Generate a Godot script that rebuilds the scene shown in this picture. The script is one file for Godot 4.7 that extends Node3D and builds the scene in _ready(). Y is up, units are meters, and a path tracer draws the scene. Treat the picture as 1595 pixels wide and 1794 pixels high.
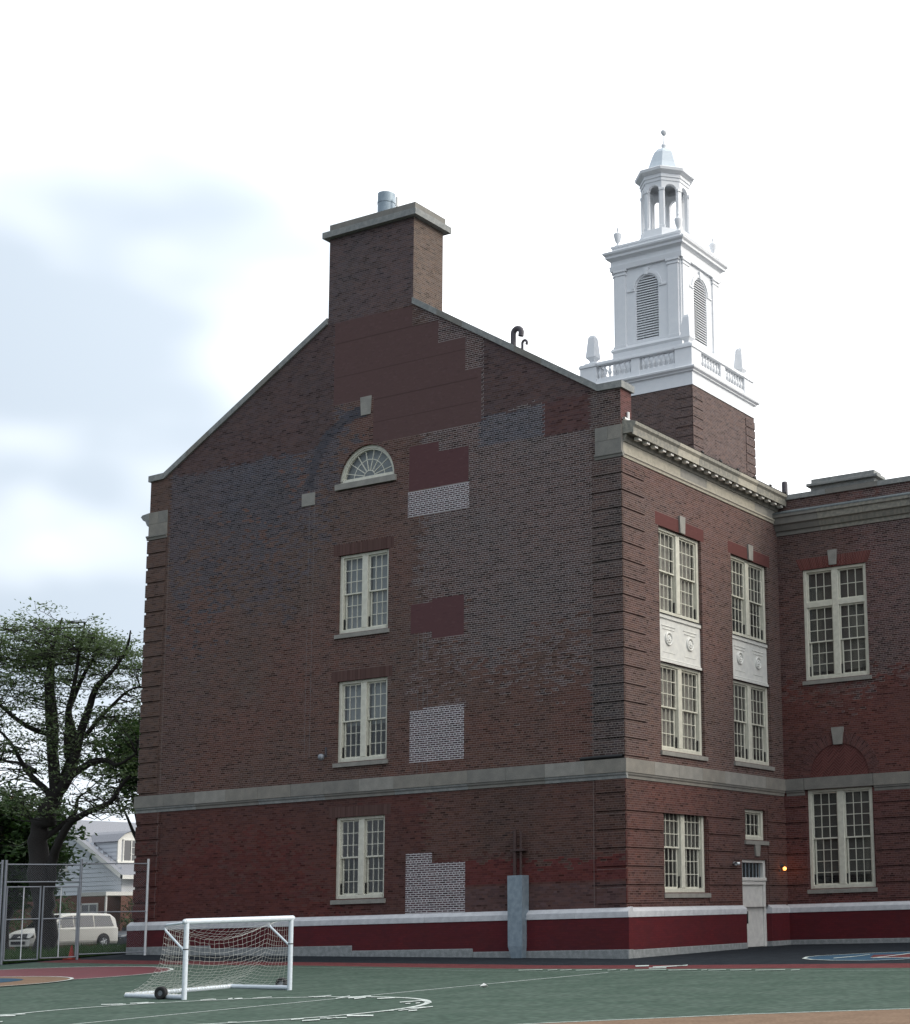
extends Node3D

const C := 0.0672            # one brick course
const PXM := 5.0 / C         # texture pixels per metre on brick walls
const DEP := 10.53           # depth of the side wall of the gabled wing
const GW := 20.0             # width of the gable wall
var M = {}                  # materials
var cache = {}              # shared meshes
var rng = RandomNumberGenerator.new()
var TG = Transform3D(Basis.IDENTITY, Vector3.ZERO)
var TR = Transform3D(Basis(Vector3(0, 0, -1), Vector3(0, 1, 0), Vector3(1, 0, 0)), Vector3.ZERO)
var TW = Transform3D(Basis.IDENTITY, Vector3(0, 0, -DEP))
var TL = Transform3D(Basis(Vector3(0, 0, 1), Vector3(0, 1, 0), Vector3(-1, 0, 0)), Vector3(-GW, 0, 0))

# ---------------------------------------------------------------- mesh building
class MB:
	var v = PackedVector3Array()
	var n = PackedVector3Array()
	var t = PackedVector2Array()
	var c = PackedColorArray()
	var ix = PackedInt32Array()
	var col = Color.WHITE
	var use_col = false
	func vert(p: Vector3, nn: Vector3, uv: Vector2) -> int:
		v.append(p); n.append(nn); t.append(uv); c.append(col)
		return v.size() - 1
	func tri(a: Vector3, b: Vector3, d: Vector3, ua := Vector2.ZERO, ub := Vector2.ZERO, ud := Vector2.ZERO) -> void:
		var nn = (b - a).cross(d - a).normalized()
		var i = vert(a, nn, ua); vert(b, nn, ub); vert(d, nn, ud)
		ix.append_array(PackedInt32Array([i, i + 2, i + 1]))
	func quad(a: Vector3, b: Vector3, d: Vector3, e: Vector3, uvs = null) -> void:
		var nn = (b - a).cross(e - a)
		if nn.length_squared() < 1e-14: nn = (d - b).cross(e - b)
		nn = nn.normalized()
		if uvs == null:
			var an = nn.abs()
			if an.z >= an.x and an.z >= an.y: uvs = [Vector2(a.x, -a.y), Vector2(b.x, -b.y), Vector2(d.x, -d.y), Vector2(e.x, -e.y)]
			elif an.x >= an.y: uvs = [Vector2(a.z, -a.y), Vector2(b.z, -b.y), Vector2(d.z, -d.y), Vector2(e.z, -e.y)]
			else: uvs = [Vector2(a.x, a.z), Vector2(b.x, b.z), Vector2(d.x, d.z), Vector2(e.x, e.z)]
		var i = vert(a, nn, uvs[0]); vert(b, nn, uvs[1]); vert(d, nn, uvs[2]); vert(e, nn, uvs[3])
		ix.append_array(PackedInt32Array([i, i + 2, i + 1, i, i + 3, i + 2]))
	func box(x0: float, x1: float, y0: float, y1: float, z0: float, z1: float) -> void:
		quad(Vector3(x0, y0, z1), Vector3(x1, y0, z1), Vector3(x1, y1, z1), Vector3(x0, y1, z1))
		quad(Vector3(x1, y0, z0), Vector3(x0, y0, z0), Vector3(x0, y1, z0), Vector3(x1, y1, z0))
		quad(Vector3(x1, y0, z1), Vector3(x1, y0, z0), Vector3(x1, y1, z0), Vector3(x1, y1, z1))
		quad(Vector3(x0, y0, z0), Vector3(x0, y0, z1), Vector3(x0, y1, z1), Vector3(x0, y1, z0))
		quad(Vector3(x0, y1, z1), Vector3(x1, y1, z1), Vector3(x1, y1, z0), Vector3(x0, y1, z0))
		quad(Vector3(x0, y0, z0), Vector3(x1, y0, z0), Vector3(x1, y0, z1), Vector3(x0, y0, z1))
	func bev(x0: float, x1: float, y0: float, y1: float, z0: float, z1: float, r: float) -> void:
		# a box whose four front edges are chamfered
		var f = [Vector3(x0 + r, y0 + r, z1), Vector3(x1 - r, y0 + r, z1), Vector3(x1 - r, y1 - r, z1), Vector3(x0 + r, y1 - r, z1)]
		var g = [Vector3(x0, y0, z1 - r), Vector3(x1, y0, z1 - r), Vector3(x1, y1, z1 - r), Vector3(x0, y1, z1 - r)]
		var h = [Vector3(x0, y0, z0), Vector3(x1, y0, z0), Vector3(x1, y1, z0), Vector3(x0, y1, z0)]
		quad(f[0], f[1], f[2], f[3])
		for k in 4:
			var l = (k + 1) % 4
			quad(g[k], g[l], f[l], f[k]); quad(h[k], h[l], g[l], g[k])
		quad(h[1], h[0], h[3], h[2])
	func prism(poly: PackedVector2Array, z0: float, z1: float) -> void:
		# polygon (counter-clockwise in x,y) pulled from z0 to z1
		if Geometry2D.is_polygon_clockwise(poly):
			poly = poly.duplicate(); poly.reverse()
		var tr = Geometry2D.triangulate_polygon(poly)
		for k in range(0, tr.size(), 3):
			var a = poly[tr[k]]; var b = poly[tr[k + 1]]; var d = poly[tr[k + 2]]
			if (b - a).cross(d - a) < 0: var s = b; b = d; d = s
			tri(Vector3(a.x, a.y, z1), Vector3(b.x, b.y, z1), Vector3(d.x, d.y, z1), Vector2(a.x, -a.y), Vector2(b.x, -b.y), Vector2(d.x, -d.y))
			tri(Vector3(a.x, a.y, z0), Vector3(d.x, d.y, z0), Vector3(b.x, b.y, z0), Vector2(a.x, -a.y), Vector2(d.x, -d.y), Vector2(b.x, -b.y))
		for k in poly.size():
			var p = poly[k]; var q = poly[(k + 1) % poly.size()]
			quad(Vector3(p.x, p.y, z0), Vector3(q.x, q.y, z0), Vector3(q.x, q.y, z1), Vector3(p.x, p.y, z1))
	func sheet(poly: PackedVector2Array, z: float) -> void:
		var tr = Geometry2D.triangulate_polygon(poly)
		for k in range(0, tr.size(), 3):
			var a = poly[tr[k]]; var b = poly[tr[k + 1]]; var d = poly[tr[k + 2]]
			if (b - a).cross(d - a) < 0: var s = b; b = d; d = s
			tri(Vector3(a.x, a.y, z), Vector3(b.x, b.y, z), Vector3(d.x, d.y, z), Vector2(a.x, -a.y), Vector2(b.x, -b.y), Vector2(d.x, -d.y))
	func sweep(prof: Array, x0: float, x1: float) -> void:
		# profile of (out, height) points from top to bottom, run along x
		for k in prof.size() - 1:
			var p: Vector2 = prof[k]; var q: Vector2 = prof[k + 1]
			quad(Vector3(x0, q.y, q.x), Vector3(x1, q.y, q.x), Vector3(x1, p.y, p.x), Vector3(x0, p.y, p.x))
		var pl = PackedVector2Array()
		for p in prof: pl.append(p)
		var tr = Geometry2D.triangulate_polygon(pl)
		for k in range(0, tr.size(), 3):
			var a = pl[tr[k]]; var b = pl[tr[k + 1]]; var d = pl[tr[k + 2]]
			if (b - a).cross(d - a) < 0: var s = b; b = d; d = s
			tri(Vector3(x0, a.y, a.x), Vector3(x0, b.y, b.x), Vector3(x0, d.y, d.x))
			tri(Vector3(x1, a.y, a.x), Vector3(x1, d.y, d.x), Vector3(x1, b.y, b.x))
	func lathe(prof: Array, seg: int, at := Vector3.ZERO, phase := 0.0, smooth := true) -> void:
		# profile of (radius, height) points from bottom to top
		var np = prof.size()
		if not smooth:
			for k in np - 1:
				for s in seg:
					var a0 = phase + TAU * s / seg; var a1 = phase + TAU * (s + 1) / seg
					var p: Vector2 = prof[k]; var q: Vector2 = prof[k + 1]
					quad(at + Vector3(sin(a0) * p.x, p.y, cos(a0) * p.x), at + Vector3(sin(a1) * p.x, p.y, cos(a1) * p.x), at + Vector3(sin(a1) * q.x, q.y, cos(a1) * q.x), at + Vector3(sin(a0) * q.x, q.y, cos(a0) * q.x))
			return
		var i0 = v.size()
		for k in np:
			var p: Vector2 = prof[k]
			var d: Vector2 = (prof[mini(k + 1, np - 1)] - prof[maxi(k - 1, 0)])
			var nr = Vector2(d.y, -d.x).normalized()
			for s in seg + 1:
				var a = phase + TAU * s / seg
				vert(at + Vector3(sin(a) * p.x, p.y, cos(a) * p.x), Vector3(sin(a) * nr.x, nr.y, cos(a) * nr.x), Vector2(a, p.y))
		for k in np - 1:
			for s in seg:
				var a = i0 + k * (seg + 1) + s
				ix.append_array(PackedInt32Array([a, a + seg + 2, a + 1, a, a + seg + 1, a + seg + 2]))
	func tube(pts: Array, r0: float, r1: float, seg := 6) -> void:
		var i0 = v.size()
		var up = Vector3.UP
		for k in pts.size():
			var d: Vector3 = (pts[mini(k + 1, pts.size() - 1)] - pts[maxi(k - 1, 0)]).normalized()
			if absf(d.dot(up)) > 0.95: up = Vector3.RIGHT if absf(d.x) < 0.9 else Vector3.BACK
			var s = d.cross(up).normalized(); var u = s.cross(d).normalized()
			up = u
			var r = lerpf(r0, r1, float(k) / maxf(1, pts.size() - 1))
			for j in seg:
				var a = TAU * j / seg
				var nn = s * cos(a) + u * sin(a)
				vert(pts[k] + nn * r, nn, Vector2(float(j) / seg, k))
		for k in pts.size() - 1:
			for j in seg:
				var a = i0 + k * seg + j; var b = i0 + k * seg + (j + 1) % seg
				ix.append_array(PackedInt32Array([a, b, a + seg, b, b + seg, a + seg]))
	func mesh() -> ArrayMesh:
		var ar = []
		ar.resize(Mesh.ARRAY_MAX)
		ar[Mesh.ARRAY_VERTEX] = v; ar[Mesh.ARRAY_NORMAL] = n; ar[Mesh.ARRAY_TEX_UV] = t; ar[Mesh.ARRAY_INDEX] = ix
		if use_col: ar[Mesh.ARRAY_COLOR] = c
		var m = ArrayMesh.new()
		m.add_surface_from_arrays(Mesh.PRIMITIVE_TRIANGLES, ar)
		return m

func obj(called: String, mesh, mat, parent: Node = self, tf := Transform3D.IDENTITY) -> MeshInstance3D:
	var o = MeshInstance3D.new()
	o.name = called
	o.mesh = mesh.mesh() if mesh is MB else mesh
	o.material_override = mat
	o.transform = tf
	parent.add_child(o, true)
	return o
func node(called: String, parent: Node = self, tf := Transform3D.IDENTITY) -> Node3D:
	var o = Node3D.new()
	o.name = called
	o.transform = tf
	parent.add_child(o, true)
	return o
func tag(o: Node, label: String, category: String, group := "") -> void:
	o.set_meta("label", label); o.set_meta("category", category)
	if group: o.set_meta("group", group)
func struct(o: Node) -> Node:
	o.set_meta("kind", "structure")
	return o
func bxm(w: float, h: float, d: float) -> Mesh:
	# shared box with its origin at the centre
	var key = "b%.3f_%.3f_%.3f" % [w, h, d]
	if not cache.has(key):
		var m = MB.new(); m.box(-w / 2, w / 2, -h / 2, h / 2, -d / 2, d / 2)
		cache[key] = m.mesh()
	return cache[key]
func at(x: float, y: float, z: float) -> Transform3D:
	return Transform3D(Basis.IDENTITY, Vector3(x, y, z))

# ---------------------------------------------------------------- colour and materials
func lin(r: float, g: float, b: float) -> Color:
	return Color(r, g, b).linear_to_srgb()
func mat(c: Color, rough := 0.8, metal := 0.0, spec := 0.5) -> StandardMaterial3D:
	var m = StandardMaterial3D.new()
	m.albedo_color = c; m.roughness = rough; m.metallic = metal; m.metallic_specular = spec
	return m
func seam(sd: int, freq: float, size := 256, oct := 4) -> Image:
	var f = FastNoiseLite.new()
	f.seed = sd; f.frequency = freq; f.fractal_octaves = oct; f.noise_type = FastNoiseLite.TYPE_SIMPLEX
	return f.get_seamless_image(size, size)
func noisy(a: Color, b: Color, sd: int, metres: float, rough := 0.85, freq := 0.02, grain := 0.12, bump := 0.0) -> StandardMaterial3D:
	# two tones mixed by coarse noise with fine grain, laid on in world space; metres = size of one repeat
	var im = Image.create(256, 256, false, Image.FORMAT_RGB8)
	var n1 = seam(sd, freq); var n2 = seam(sd + 7, 0.25, 256, 2)
	var d1 = n1.get_data(); var d2 = n2.get_data()
	for y in 256:
		for x in 256:
			var i = y * 256 + x
			var k = clampf((d1[i] / 255.0 - 0.5) * 1.5 + 0.5, 0, 1)
			var g = 1.0 + grain * (d2[i] / 127.5 - 1.0)
			var q = a.lerp(b, k)
			im.set_pixel(x, y, Color(q.r * g, q.g * g, q.b * g))
	var m = StandardMaterial3D.new()
	m.albedo_texture = ImageTexture.create_from_image(im)
	m.uv1_triplanar = true; m.uv1_world_triplanar = true
	m.uv1_scale = Vector3.ONE / metres
	m.roughness = rough
	if bump > 0:
		m.heightmap_enabled = true
		m.heightmap_texture = ImageTexture.create_from_image(n2)
		m.heightmap_scale = bump
	return m

func brick_image(x0: float, y0: float, wm: float, hm: float, fn: Callable, sd := 1, bh := 4) -> Image:
	# every brick is drawn with a tone of its own; fn(x, y) gives [brick, mortar, spread]
	var w = int(ceil(wm * PXM)); var h = int(ceil(hm * PXM))
	var im = Image.create(w, h, false, Image.FORMAT_RGB8)
	var r = RandomNumberGenerator.new(); r.seed = sd
	var rows = int(h / 5.0) + 1
	for j in rows:
		var py = h - (j + 1) * 5
		var ym = y0 + (j + 0.5) * C
		var head = j % 6 == 5
		var step = 8 if head else 16
		var px = -8 if j % 2 == 1 else 0
		if head: px = -4
		while px < w:
			var q: Array = fn.call(x0 + (px + step * 0.5) / PXM, ym)
			var k = 1.0 + q[2] * r.randf_range(-1, 1)
			if r.randf() < q[3]: k *= 0.55
			var mc: Color = q[1]
			var mk = r.randf_range(0.88, 1.1)
			im.fill_rect(Rect2i(px, py, step, 5), Color(mc.r * mk, mc.g * mk, mc.b * mk).linear_to_srgb())
			var bc: Color = q[0]
			var hue = r.randf_range(0.93, 1.07)
			im.fill_rect(Rect2i(px, py, step - (5 - bh), bh), Color(bc.r * k * hue, bc.g * k, bc.b * k / hue).linear_to_srgb())
			var hj = bc.lerp(mc, 0.75)
			if bh == 4: im.fill_rect(Rect2i(px + step - 1, py, 1, 4), hj.linear_to_srgb())
			px += step
	return im
func brick_mat(im: Image, x0: float, y0: float) -> StandardMaterial3D:
	var m = StandardMaterial3D.new()
	m.albedo_texture = ImageTexture.create_from_image(im)
	var w = im.get_width(); var h = im.get_height()
	m.uv1_scale = Vector3(PXM / w, PXM / h, 1)
	m.uv1_offset = Vector3(-x0 * PXM / w, 1.0 + y0 * PXM / h, 0)
	m.roughness = 0.9
	m.metallic_specular = 0.3
	return m
func px_rect(im: Image, x0: float, y0: float, xa: float, xb: float, ya: float, yb: float) -> Rect2i:
	var a = int(round((xa - x0) * PXM)); var b = int(round((xb - x0) * PXM))
	var t = im.get_height() - int(round((yb - y0) * PXM)); var d = im.get_height() - int(round((ya - y0) * PXM))
	return Rect2i(a, t, b - a, d - t)
func parge(im: Image, x0: float, y0: float, xa: float, xb: float, ya: float, yb: float, c: Color, sd: int) -> void:
	# a smeared coat of coloured cement over the bricks
	var r = RandomNumberGenerator.new(); r.seed = sd
	var q = px_rect(im, x0, y0, xa, xb, ya, yb)
	im.fill_rect(q, c.linear_to_srgb())
	for k in int(q.size.x * q.size.y / 60.0):
		var s = Rect2i(q.position.x + r.randi_range(0, q.size.x - 2), q.position.y + r.randi_range(0, q.size.y - 2), r.randi_range(2, 14), r.randi_range(1, 4))
		var g = r.randf_range(0.9, 1.12)
		im.fill_rect(s.intersection(q), Color(c.r * g, c.g * g, c.b * g * 1.02).linear_to_srgb())
func soldiers(im: Image, x0: float, y0: float, xa: float, xb: float, ya: float, yb: float, bc: Color, mc: Color, sd: int, splay := 0.0) -> void:
	# upright bricks of a flat arch; splay leans them outwards
	var r = RandomNumberGenerator.new(); r.seed = sd
	var q = px_rect(im, x0, y0, xa, xb, ya, yb)
	for yy in q.size.y:
		var t = 1.0 - float(yy) / q.size.y
		var xx = 0
		r.seed = sd
		while xx < q.size.x:
			var k = r.randf_range(0.8, 1.2)
			var cx = (xx - q.size.x * 0.5) * (1.0 - splay * (1.0 - t)) + q.size.x * 0.5
			im.fill_rect(Rect2i(q.position.x + int(cx), q.position.y + yy, 5, 1), mc.linear_to_srgb())
			im.fill_rect(Rect2i(q.position.x + int(cx), q.position.y + yy, 4, 1), Color(bc.r * k, bc.g * k, bc.b * k).linear_to_srgb())
			xx += 5

# ---------------------------------------------------------------- terrain
func sst(a: float, b: float, x: float) -> float:
	var t = clampf((x - a) / (b - a), 0, 1)
	return t * t * (3 - 2 * t)
func gh(x: float, z: float) -> float:
	var y = -1.19 - 0.008 * clampf(z, -11.0, 60.0)
	var r = 0.0185 * clampf(-x, 0.0, 22.0) * exp(-maxf(z, 0) / 12.0)
	r *= 1.0 - 0.75 * sst(-3, -25, z)
	return y + r
func flat(poly: Array, lift: float, step := 1.5) -> MB:
	# a sheet on the terrain over a polygon of [x, z] points
	var m = MB.new()
	var pl = PackedVector2Array()
	for p in poly: pl.append(Vector2(p[0], p[1]))
	var bb = Rect2(pl[0], Vector2.ZERO)
	for p in pl: bb = bb.expand(p)
	var x = floorf(bb.position.x / step) * step
	while x < bb.end.x:
		var z = floorf(bb.position.y / step) * step
		while z < bb.end.y:
			for q in Geometry2D.intersect_polygons(pl, PackedVector2Array([Vector2(x, z), Vector2(x + step, z), Vector2(x + step, z + step), Vector2(x, z + step)])):
				var tr = Geometry2D.triangulate_polygon(q)
				for k in range(0, tr.size(), 3):
					var a: Vector2 = q[tr[k]]; var b: Vector2 = q[tr[k + 1]]; var d: Vector2 = q[tr[k + 2]]
					if (b - a).cross(d - a) > 0: var s = b; b = d; d = s
					m.tri(Vector3(a.x, gh(a.x, a.y) + lift, a.y), Vector3(b.x, gh(b.x, b.y) + lift, b.y), Vector3(d.x, gh(d.x, d.y) + lift, d.y), a, b, d)
			z += step
		x += step
	return m
func ribbon(pts: Array, w: float, lift: float) -> MB:
	# a painted line of constant width along [x, z] points
	var m = MB.new()
	var l = []
	for k in pts.size() - 1:
		var a = Vector2(pts[k][0], pts[k][1]); var b = Vector2(pts[k + 1][0], pts[k + 1][1])
		var nseg = maxi(1, int(a.distance_to(b) / 0.7))
		for j in nseg: l.append(a.lerp(b, float(j) / nseg))
	l.append(Vector2(pts[-1][0], pts[-1][1]))
	for k in l.size() - 1:
		var d0: Vector2 = (l[k + 1] - l[maxi(k - 1, 0)]).normalized().orthogonal() * w * 0.5
		var d1: Vector2 = (l[mini(k + 2, l.size() - 1)] - l[k]).normalized().orthogonal() * w * 0.5
		var c = [l[k] - d0, l[k + 1] - d1, l[k + 1] + d1, l[k] + d0]
		var o = []
		for p in c: o.append(Vector3(p.x, gh(p.x, p.y) + lift, p.y))
		m.quad(o[0], o[1], o[2], o[3], c)
		m.n[-1] = Vector3.UP; m.n[-2] = Vector3.UP; m.n[-3] = Vector3.UP; m.n[-4] = Vector3.UP
	return m

# ---------------------------------------------------------------- camera, sky, sun
func look() -> void:
	var cam = Camera3D.new()
	cam.name = "camera"
	cam.basis = Basis.from_euler(Vector3(deg_to_rad(9.9806), deg_to_rad(26.9431), deg_to_rad(-1.5762)))
	cam.position = Vector3(24.867, 0, 39.859)
	var f = 2794.75; var nr = 0.5
	cam.set_frustum(nr * 1794.0 / f, Vector2(nr * (797.5 - 1333.9) / f, nr * (1107.2 - 897.0) / f), nr, 1500.0)
	cam.current = true
	add_child(cam)

	var env = Environment.new()
	env.background_mode = Environment.BG_SKY
	env.tonemap_mode = Environment.TONE_MAPPER_LINEAR
	env.tonemap_exposure = 1.18
	env.sdfgi_enabled = true; env.ssao_enabled = true; env.ssil_enabled = true
	var pan = PanoramaSkyMaterial.new()
	pan.panorama = ImageTexture.create_from_image(sky_image())
	var sky = Sky.new()
	sky.sky_material = pan
	env.sky = sky
	var we = WorldEnvironment.new()
	we.name = "world_environment"
	we.environment = env
	add_child(we)

	var sun = DirectionalLight3D.new()
	sun.name = "sun"
	sun.light_energy = 0.32
	sun.light_angular_distance = 14.0
	sun.light_color = Color(1.0, 0.95, 0.86)
	sun.shadow_enabled = true
	add_child(sun)
	sun.look_at_from_position(Vector3.ZERO, -Vector3(0.80, 0.50, -0.30))

func sky_image() -> Image:
	# a bright, broken overcast: thin white cloud, brightest round the veiled sun, grey-blue undersides away from it
	var w = 1024; var h = 512
	var im = Image.create(w, h, false, Image.FORMAT_RGBF)
	var fn = FastNoiseLite.new(); fn.seed = 159; fn.frequency = 1.35; fn.fractal_octaves = 4; fn.fractal_gain = 0.5; fn.noise_type = FastNoiseLite.TYPE_SIMPLEX
	var fw = FastNoiseLite.new(); fw.seed = 29; fw.frequency = 4.2; fw.fractal_octaves = 3; fw.noise_type = FastNoiseLite.TYPE_SIMPLEX
	var sd = Vector3(0.62, 0.45, -0.65).normalized()
	for y in h:
		var th = PI * (y + 0.5) / h
		for x in w:
			var ph = TAU * (x + 0.5) / w
			var d = Vector3(sin(th) * sin(ph), cos(th), -sin(th) * cos(ph))
			var u = Vector3(d.x, 0.0, d.z) / (absf(d.y) + 0.35)      # clouds lie on a flat layer
			var q = Vector3(u.x, absf(d.y) * 1.6, u.z)
			var n = fn.get_noise_3dv(q) + 0.35 * fw.get_noise_3dv(q)
			var glow = pow(clampf(d.dot(sd) * 0.5 + 0.5, 0, 1), 2.0)
			var bright = SKY_LOW + SKY_GLOW * glow
			var cool = Color(0.90, 0.97, 1.05).lerp(Color(1, 1, 1), clampf(glow * 1.6, 0, 1))
			var k = clampf(n * 0.95 + 0.30 + maxf(0.0, glow - 0.36) * 3.0, 0, 1)                     # 0 gap or underside, 1 white cloud
			var white = cool * bright * 1.12
			var grey = cool * Color(0.80, 0.88, 0.96) * bright * 0.66
			var c = grey.lerp(white, k)
			if d.y < 0: c = c.lerp(Color(0.2, 0.2, 0.2), minf(1.0, -d.y * 12.0))
			im.set_pixel(x, y, c)
	return im
const SKY_LOW := 0.80
const SKY_GLOW := 1.5

# ---------------------------------------------------------------- brick tones, wall by wall
var n_a = FastNoiseLite.new()
var n_b = FastNoiseLite.new()
var n_c = FastNoiseLite.new()
func tone(x: float, y: float) -> float:
	return clampf(n_a.get_noise_2d(x, y) * 1.2 + 0.5, 0, 1)
func col(a: float, b: float, c: float) -> Color:
	return Color(a, b, c)
func gable_brick(x: float, y: float) -> Array:
	var t = tone(x, y)
	var e = n_b.get_noise_2d(x, y) * 0.8 + n_c.get_noise_2d(x, y) * 0.9      # ragged, brick-by-brick edges for the fields
	if y < 4.2:                                     # ground floor: washed over, red, joints hardly seen
		var b = col(0.095, 0.041, 0.037).lerp(col(0.078, 0.043, 0.039), t)
		var m = col(0.118, 0.068, 0.062)
		if x > -7.4 + e * 0.4 and y > 1.75 + e * 0.4:
			b = col(0.092, 0.048, 0.042).lerp(col(0.072, 0.044, 0.039), t); m = col(0.155, 0.112, 0.098)
		elif x > -7.4 and y < 1.04 and x < 0.0:
			b = col(0.10, 0.06, 0.058); m = col(0.115, 0.07, 0.066)
		elif x < -12.0 + e * 3.0 and y < 2.3 + e * 1.5:
			b = col(0.098, 0.034, 0.031).lerp(col(0.086, 0.037, 0.034), t); m = col(0.112, 0.052, 0.048)
		elif y > 1.05 and y < 1.8 and x > -7.0:
			b = col(0.105, 0.034, 0.033); m = col(0.125, 0.055, 0.05)
		return [b, m, 0.22, 0.06]
	if x > -1.15:                                   # corner quoins, sooty
		return [col(0.062, 0.05, 0.05).lerp(col(0.085, 0.052, 0.048), t), col(0.27, 0.24, 0.225), 0.25, 0.18]
	if x < -18.95:
		return [col(0.10, 0.065, 0.056), col(0.155, 0.12, 0.105), 0.2, 0.06]
	var b2 = col(0.10, 0.054, 0.047).lerp(col(0.085, 0.057, 0.051), t)
	var m2 = col(0.225, 0.185, 0.168)
	var dk = 0.10
	if y > 15.95 + e * 0.15 and (x > -5.2 or x < -11.5):      # later brickwork of the gable top
		b2 = col(0.086, 0.056, 0.055).lerp(col(0.076, 0.055, 0.055), t); m2 = col(0.135, 0.105, 0.104); dk = 0.06
	elif x > -5.3 and x < -2.9 and y > 14.9 and y < 15.9:
		b2 = col(0.07, 0.06, 0.066); m2 = col(0.30, 0.30, 0.33); dk = 0.2
	elif x > -2.9 and y > 14.85:
		b2 = col(0.092, 0.05, 0.049).lerp(col(0.08, 0.051, 0.05), t); m2 = col(0.115, 0.08, 0.078)
	elif x > -7.5 + e and y > 8.4 + e * 2.5 - (x + 7.5) * 0.15:   # raked and repointed with pale mortar
		b2 = col(0.074, 0.053, 0.053).lerp(col(0.085, 0.052, 0.05), t); m2 = col(0.38, 0.355, 0.345); dk = 0.2
	elif x < -11.6 + e * 2.2 and y > 11.8 + e * 3.2:              # soot and wash staining
		b2 = col(0.062, 0.054, 0.06).lerp(col(0.074, 0.056, 0.059), t); m2 = col(0.20, 0.192, 0.205); dk = 0.16
		if x > -17.0 and x < -13.5 + e * 3 and y > 14.6 + e: m2 = col(0.21, 0.21, 0.24)
	elif x < -18.0 + e * 2 and y < 10.5:
		b2 = col(0.086, 0.05, 0.046)
	elif y < 8.0 + e * 3:
		b2 = col(0.102, 0.05, 0.043).lerp(col(0.088, 0.054, 0.047), t); m2 = col(0.225, 0.178, 0.158)
	var rr = Vector2(x + 10.0, y - 14.55).length()
	if y > 14.5 and rr > 2.2 and rr < 2.62 and x < -9.9:
		b2 = col(0.06, 0.055, 0.063); m2 = col(0.115, 0.113, 0.128)
	return [b2, m2, 0.24, dk]
func side_brick(x: float, y: float) -> Array:
	var t = tone(x + 40, y)
	if y < 4.2:
		return [col(0.10, 0.046, 0.041).lerp(col(0.082, 0.047, 0.043), t), col(0.17, 0.122, 0.112), 0.24, 0.07]
	return [col(0.106, 0.059, 0.053).lerp(col(0.088, 0.058, 0.053), t), col(0.235, 0.195, 0.18), 0.22, 0.09]
func wing_brick(x: float, y: float) -> Array:
	var t = tone(x + 80, y)
	var e = n_b.get_noise_2d(x + 30, y) * 0.8 + n_c.get_noise_2d(x, y) * 0.9
	if y < 4.2:
		return [col(0.11, 0.04, 0.037).lerp(col(0.09, 0.045, 0.042), t), col(0.17, 0.11, 0.102), 0.25, 0.1]
	if y < 7.7 + e * 1.2:
		return [col(0.115, 0.043, 0.038).lerp(col(0.095, 0.045, 0.042), t), col(0.165, 0.105, 0.095), 0.25, 0.1]
	if x > 3.2 + e:
		return [col(0.085, 0.052, 0.05).lerp(col(0.11, 0.052, 0.05), t), col(0.27, 0.235, 0.225), 0.3, 0.22]
	return [col(0.105, 0.052, 0.047).lerp(col(0.086, 0.053, 0.049), t), col(0.215, 0.17, 0.158), 0.28, 0.16]
func plain_brick(_x: float, _y: float) -> Array:
	return [col(0.10, 0.068, 0.062), col(0.21, 0.175, 0.165), 0.25, 0.12]
func stack_brick(x: float, y: float) -> Array:
	return [col(0.082, 0.06, 0.06).lerp(col(0.095, 0.06, 0.058), tone(x, y)), col(0.15, 0.135, 0.14), 0.22, 0.12]
func stack_side_brick(_x: float, _y: float) -> Array:
	return [col(0.10, 0.072, 0.06), col(0.19, 0.165, 0.145), 0.25, 0.12]

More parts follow.
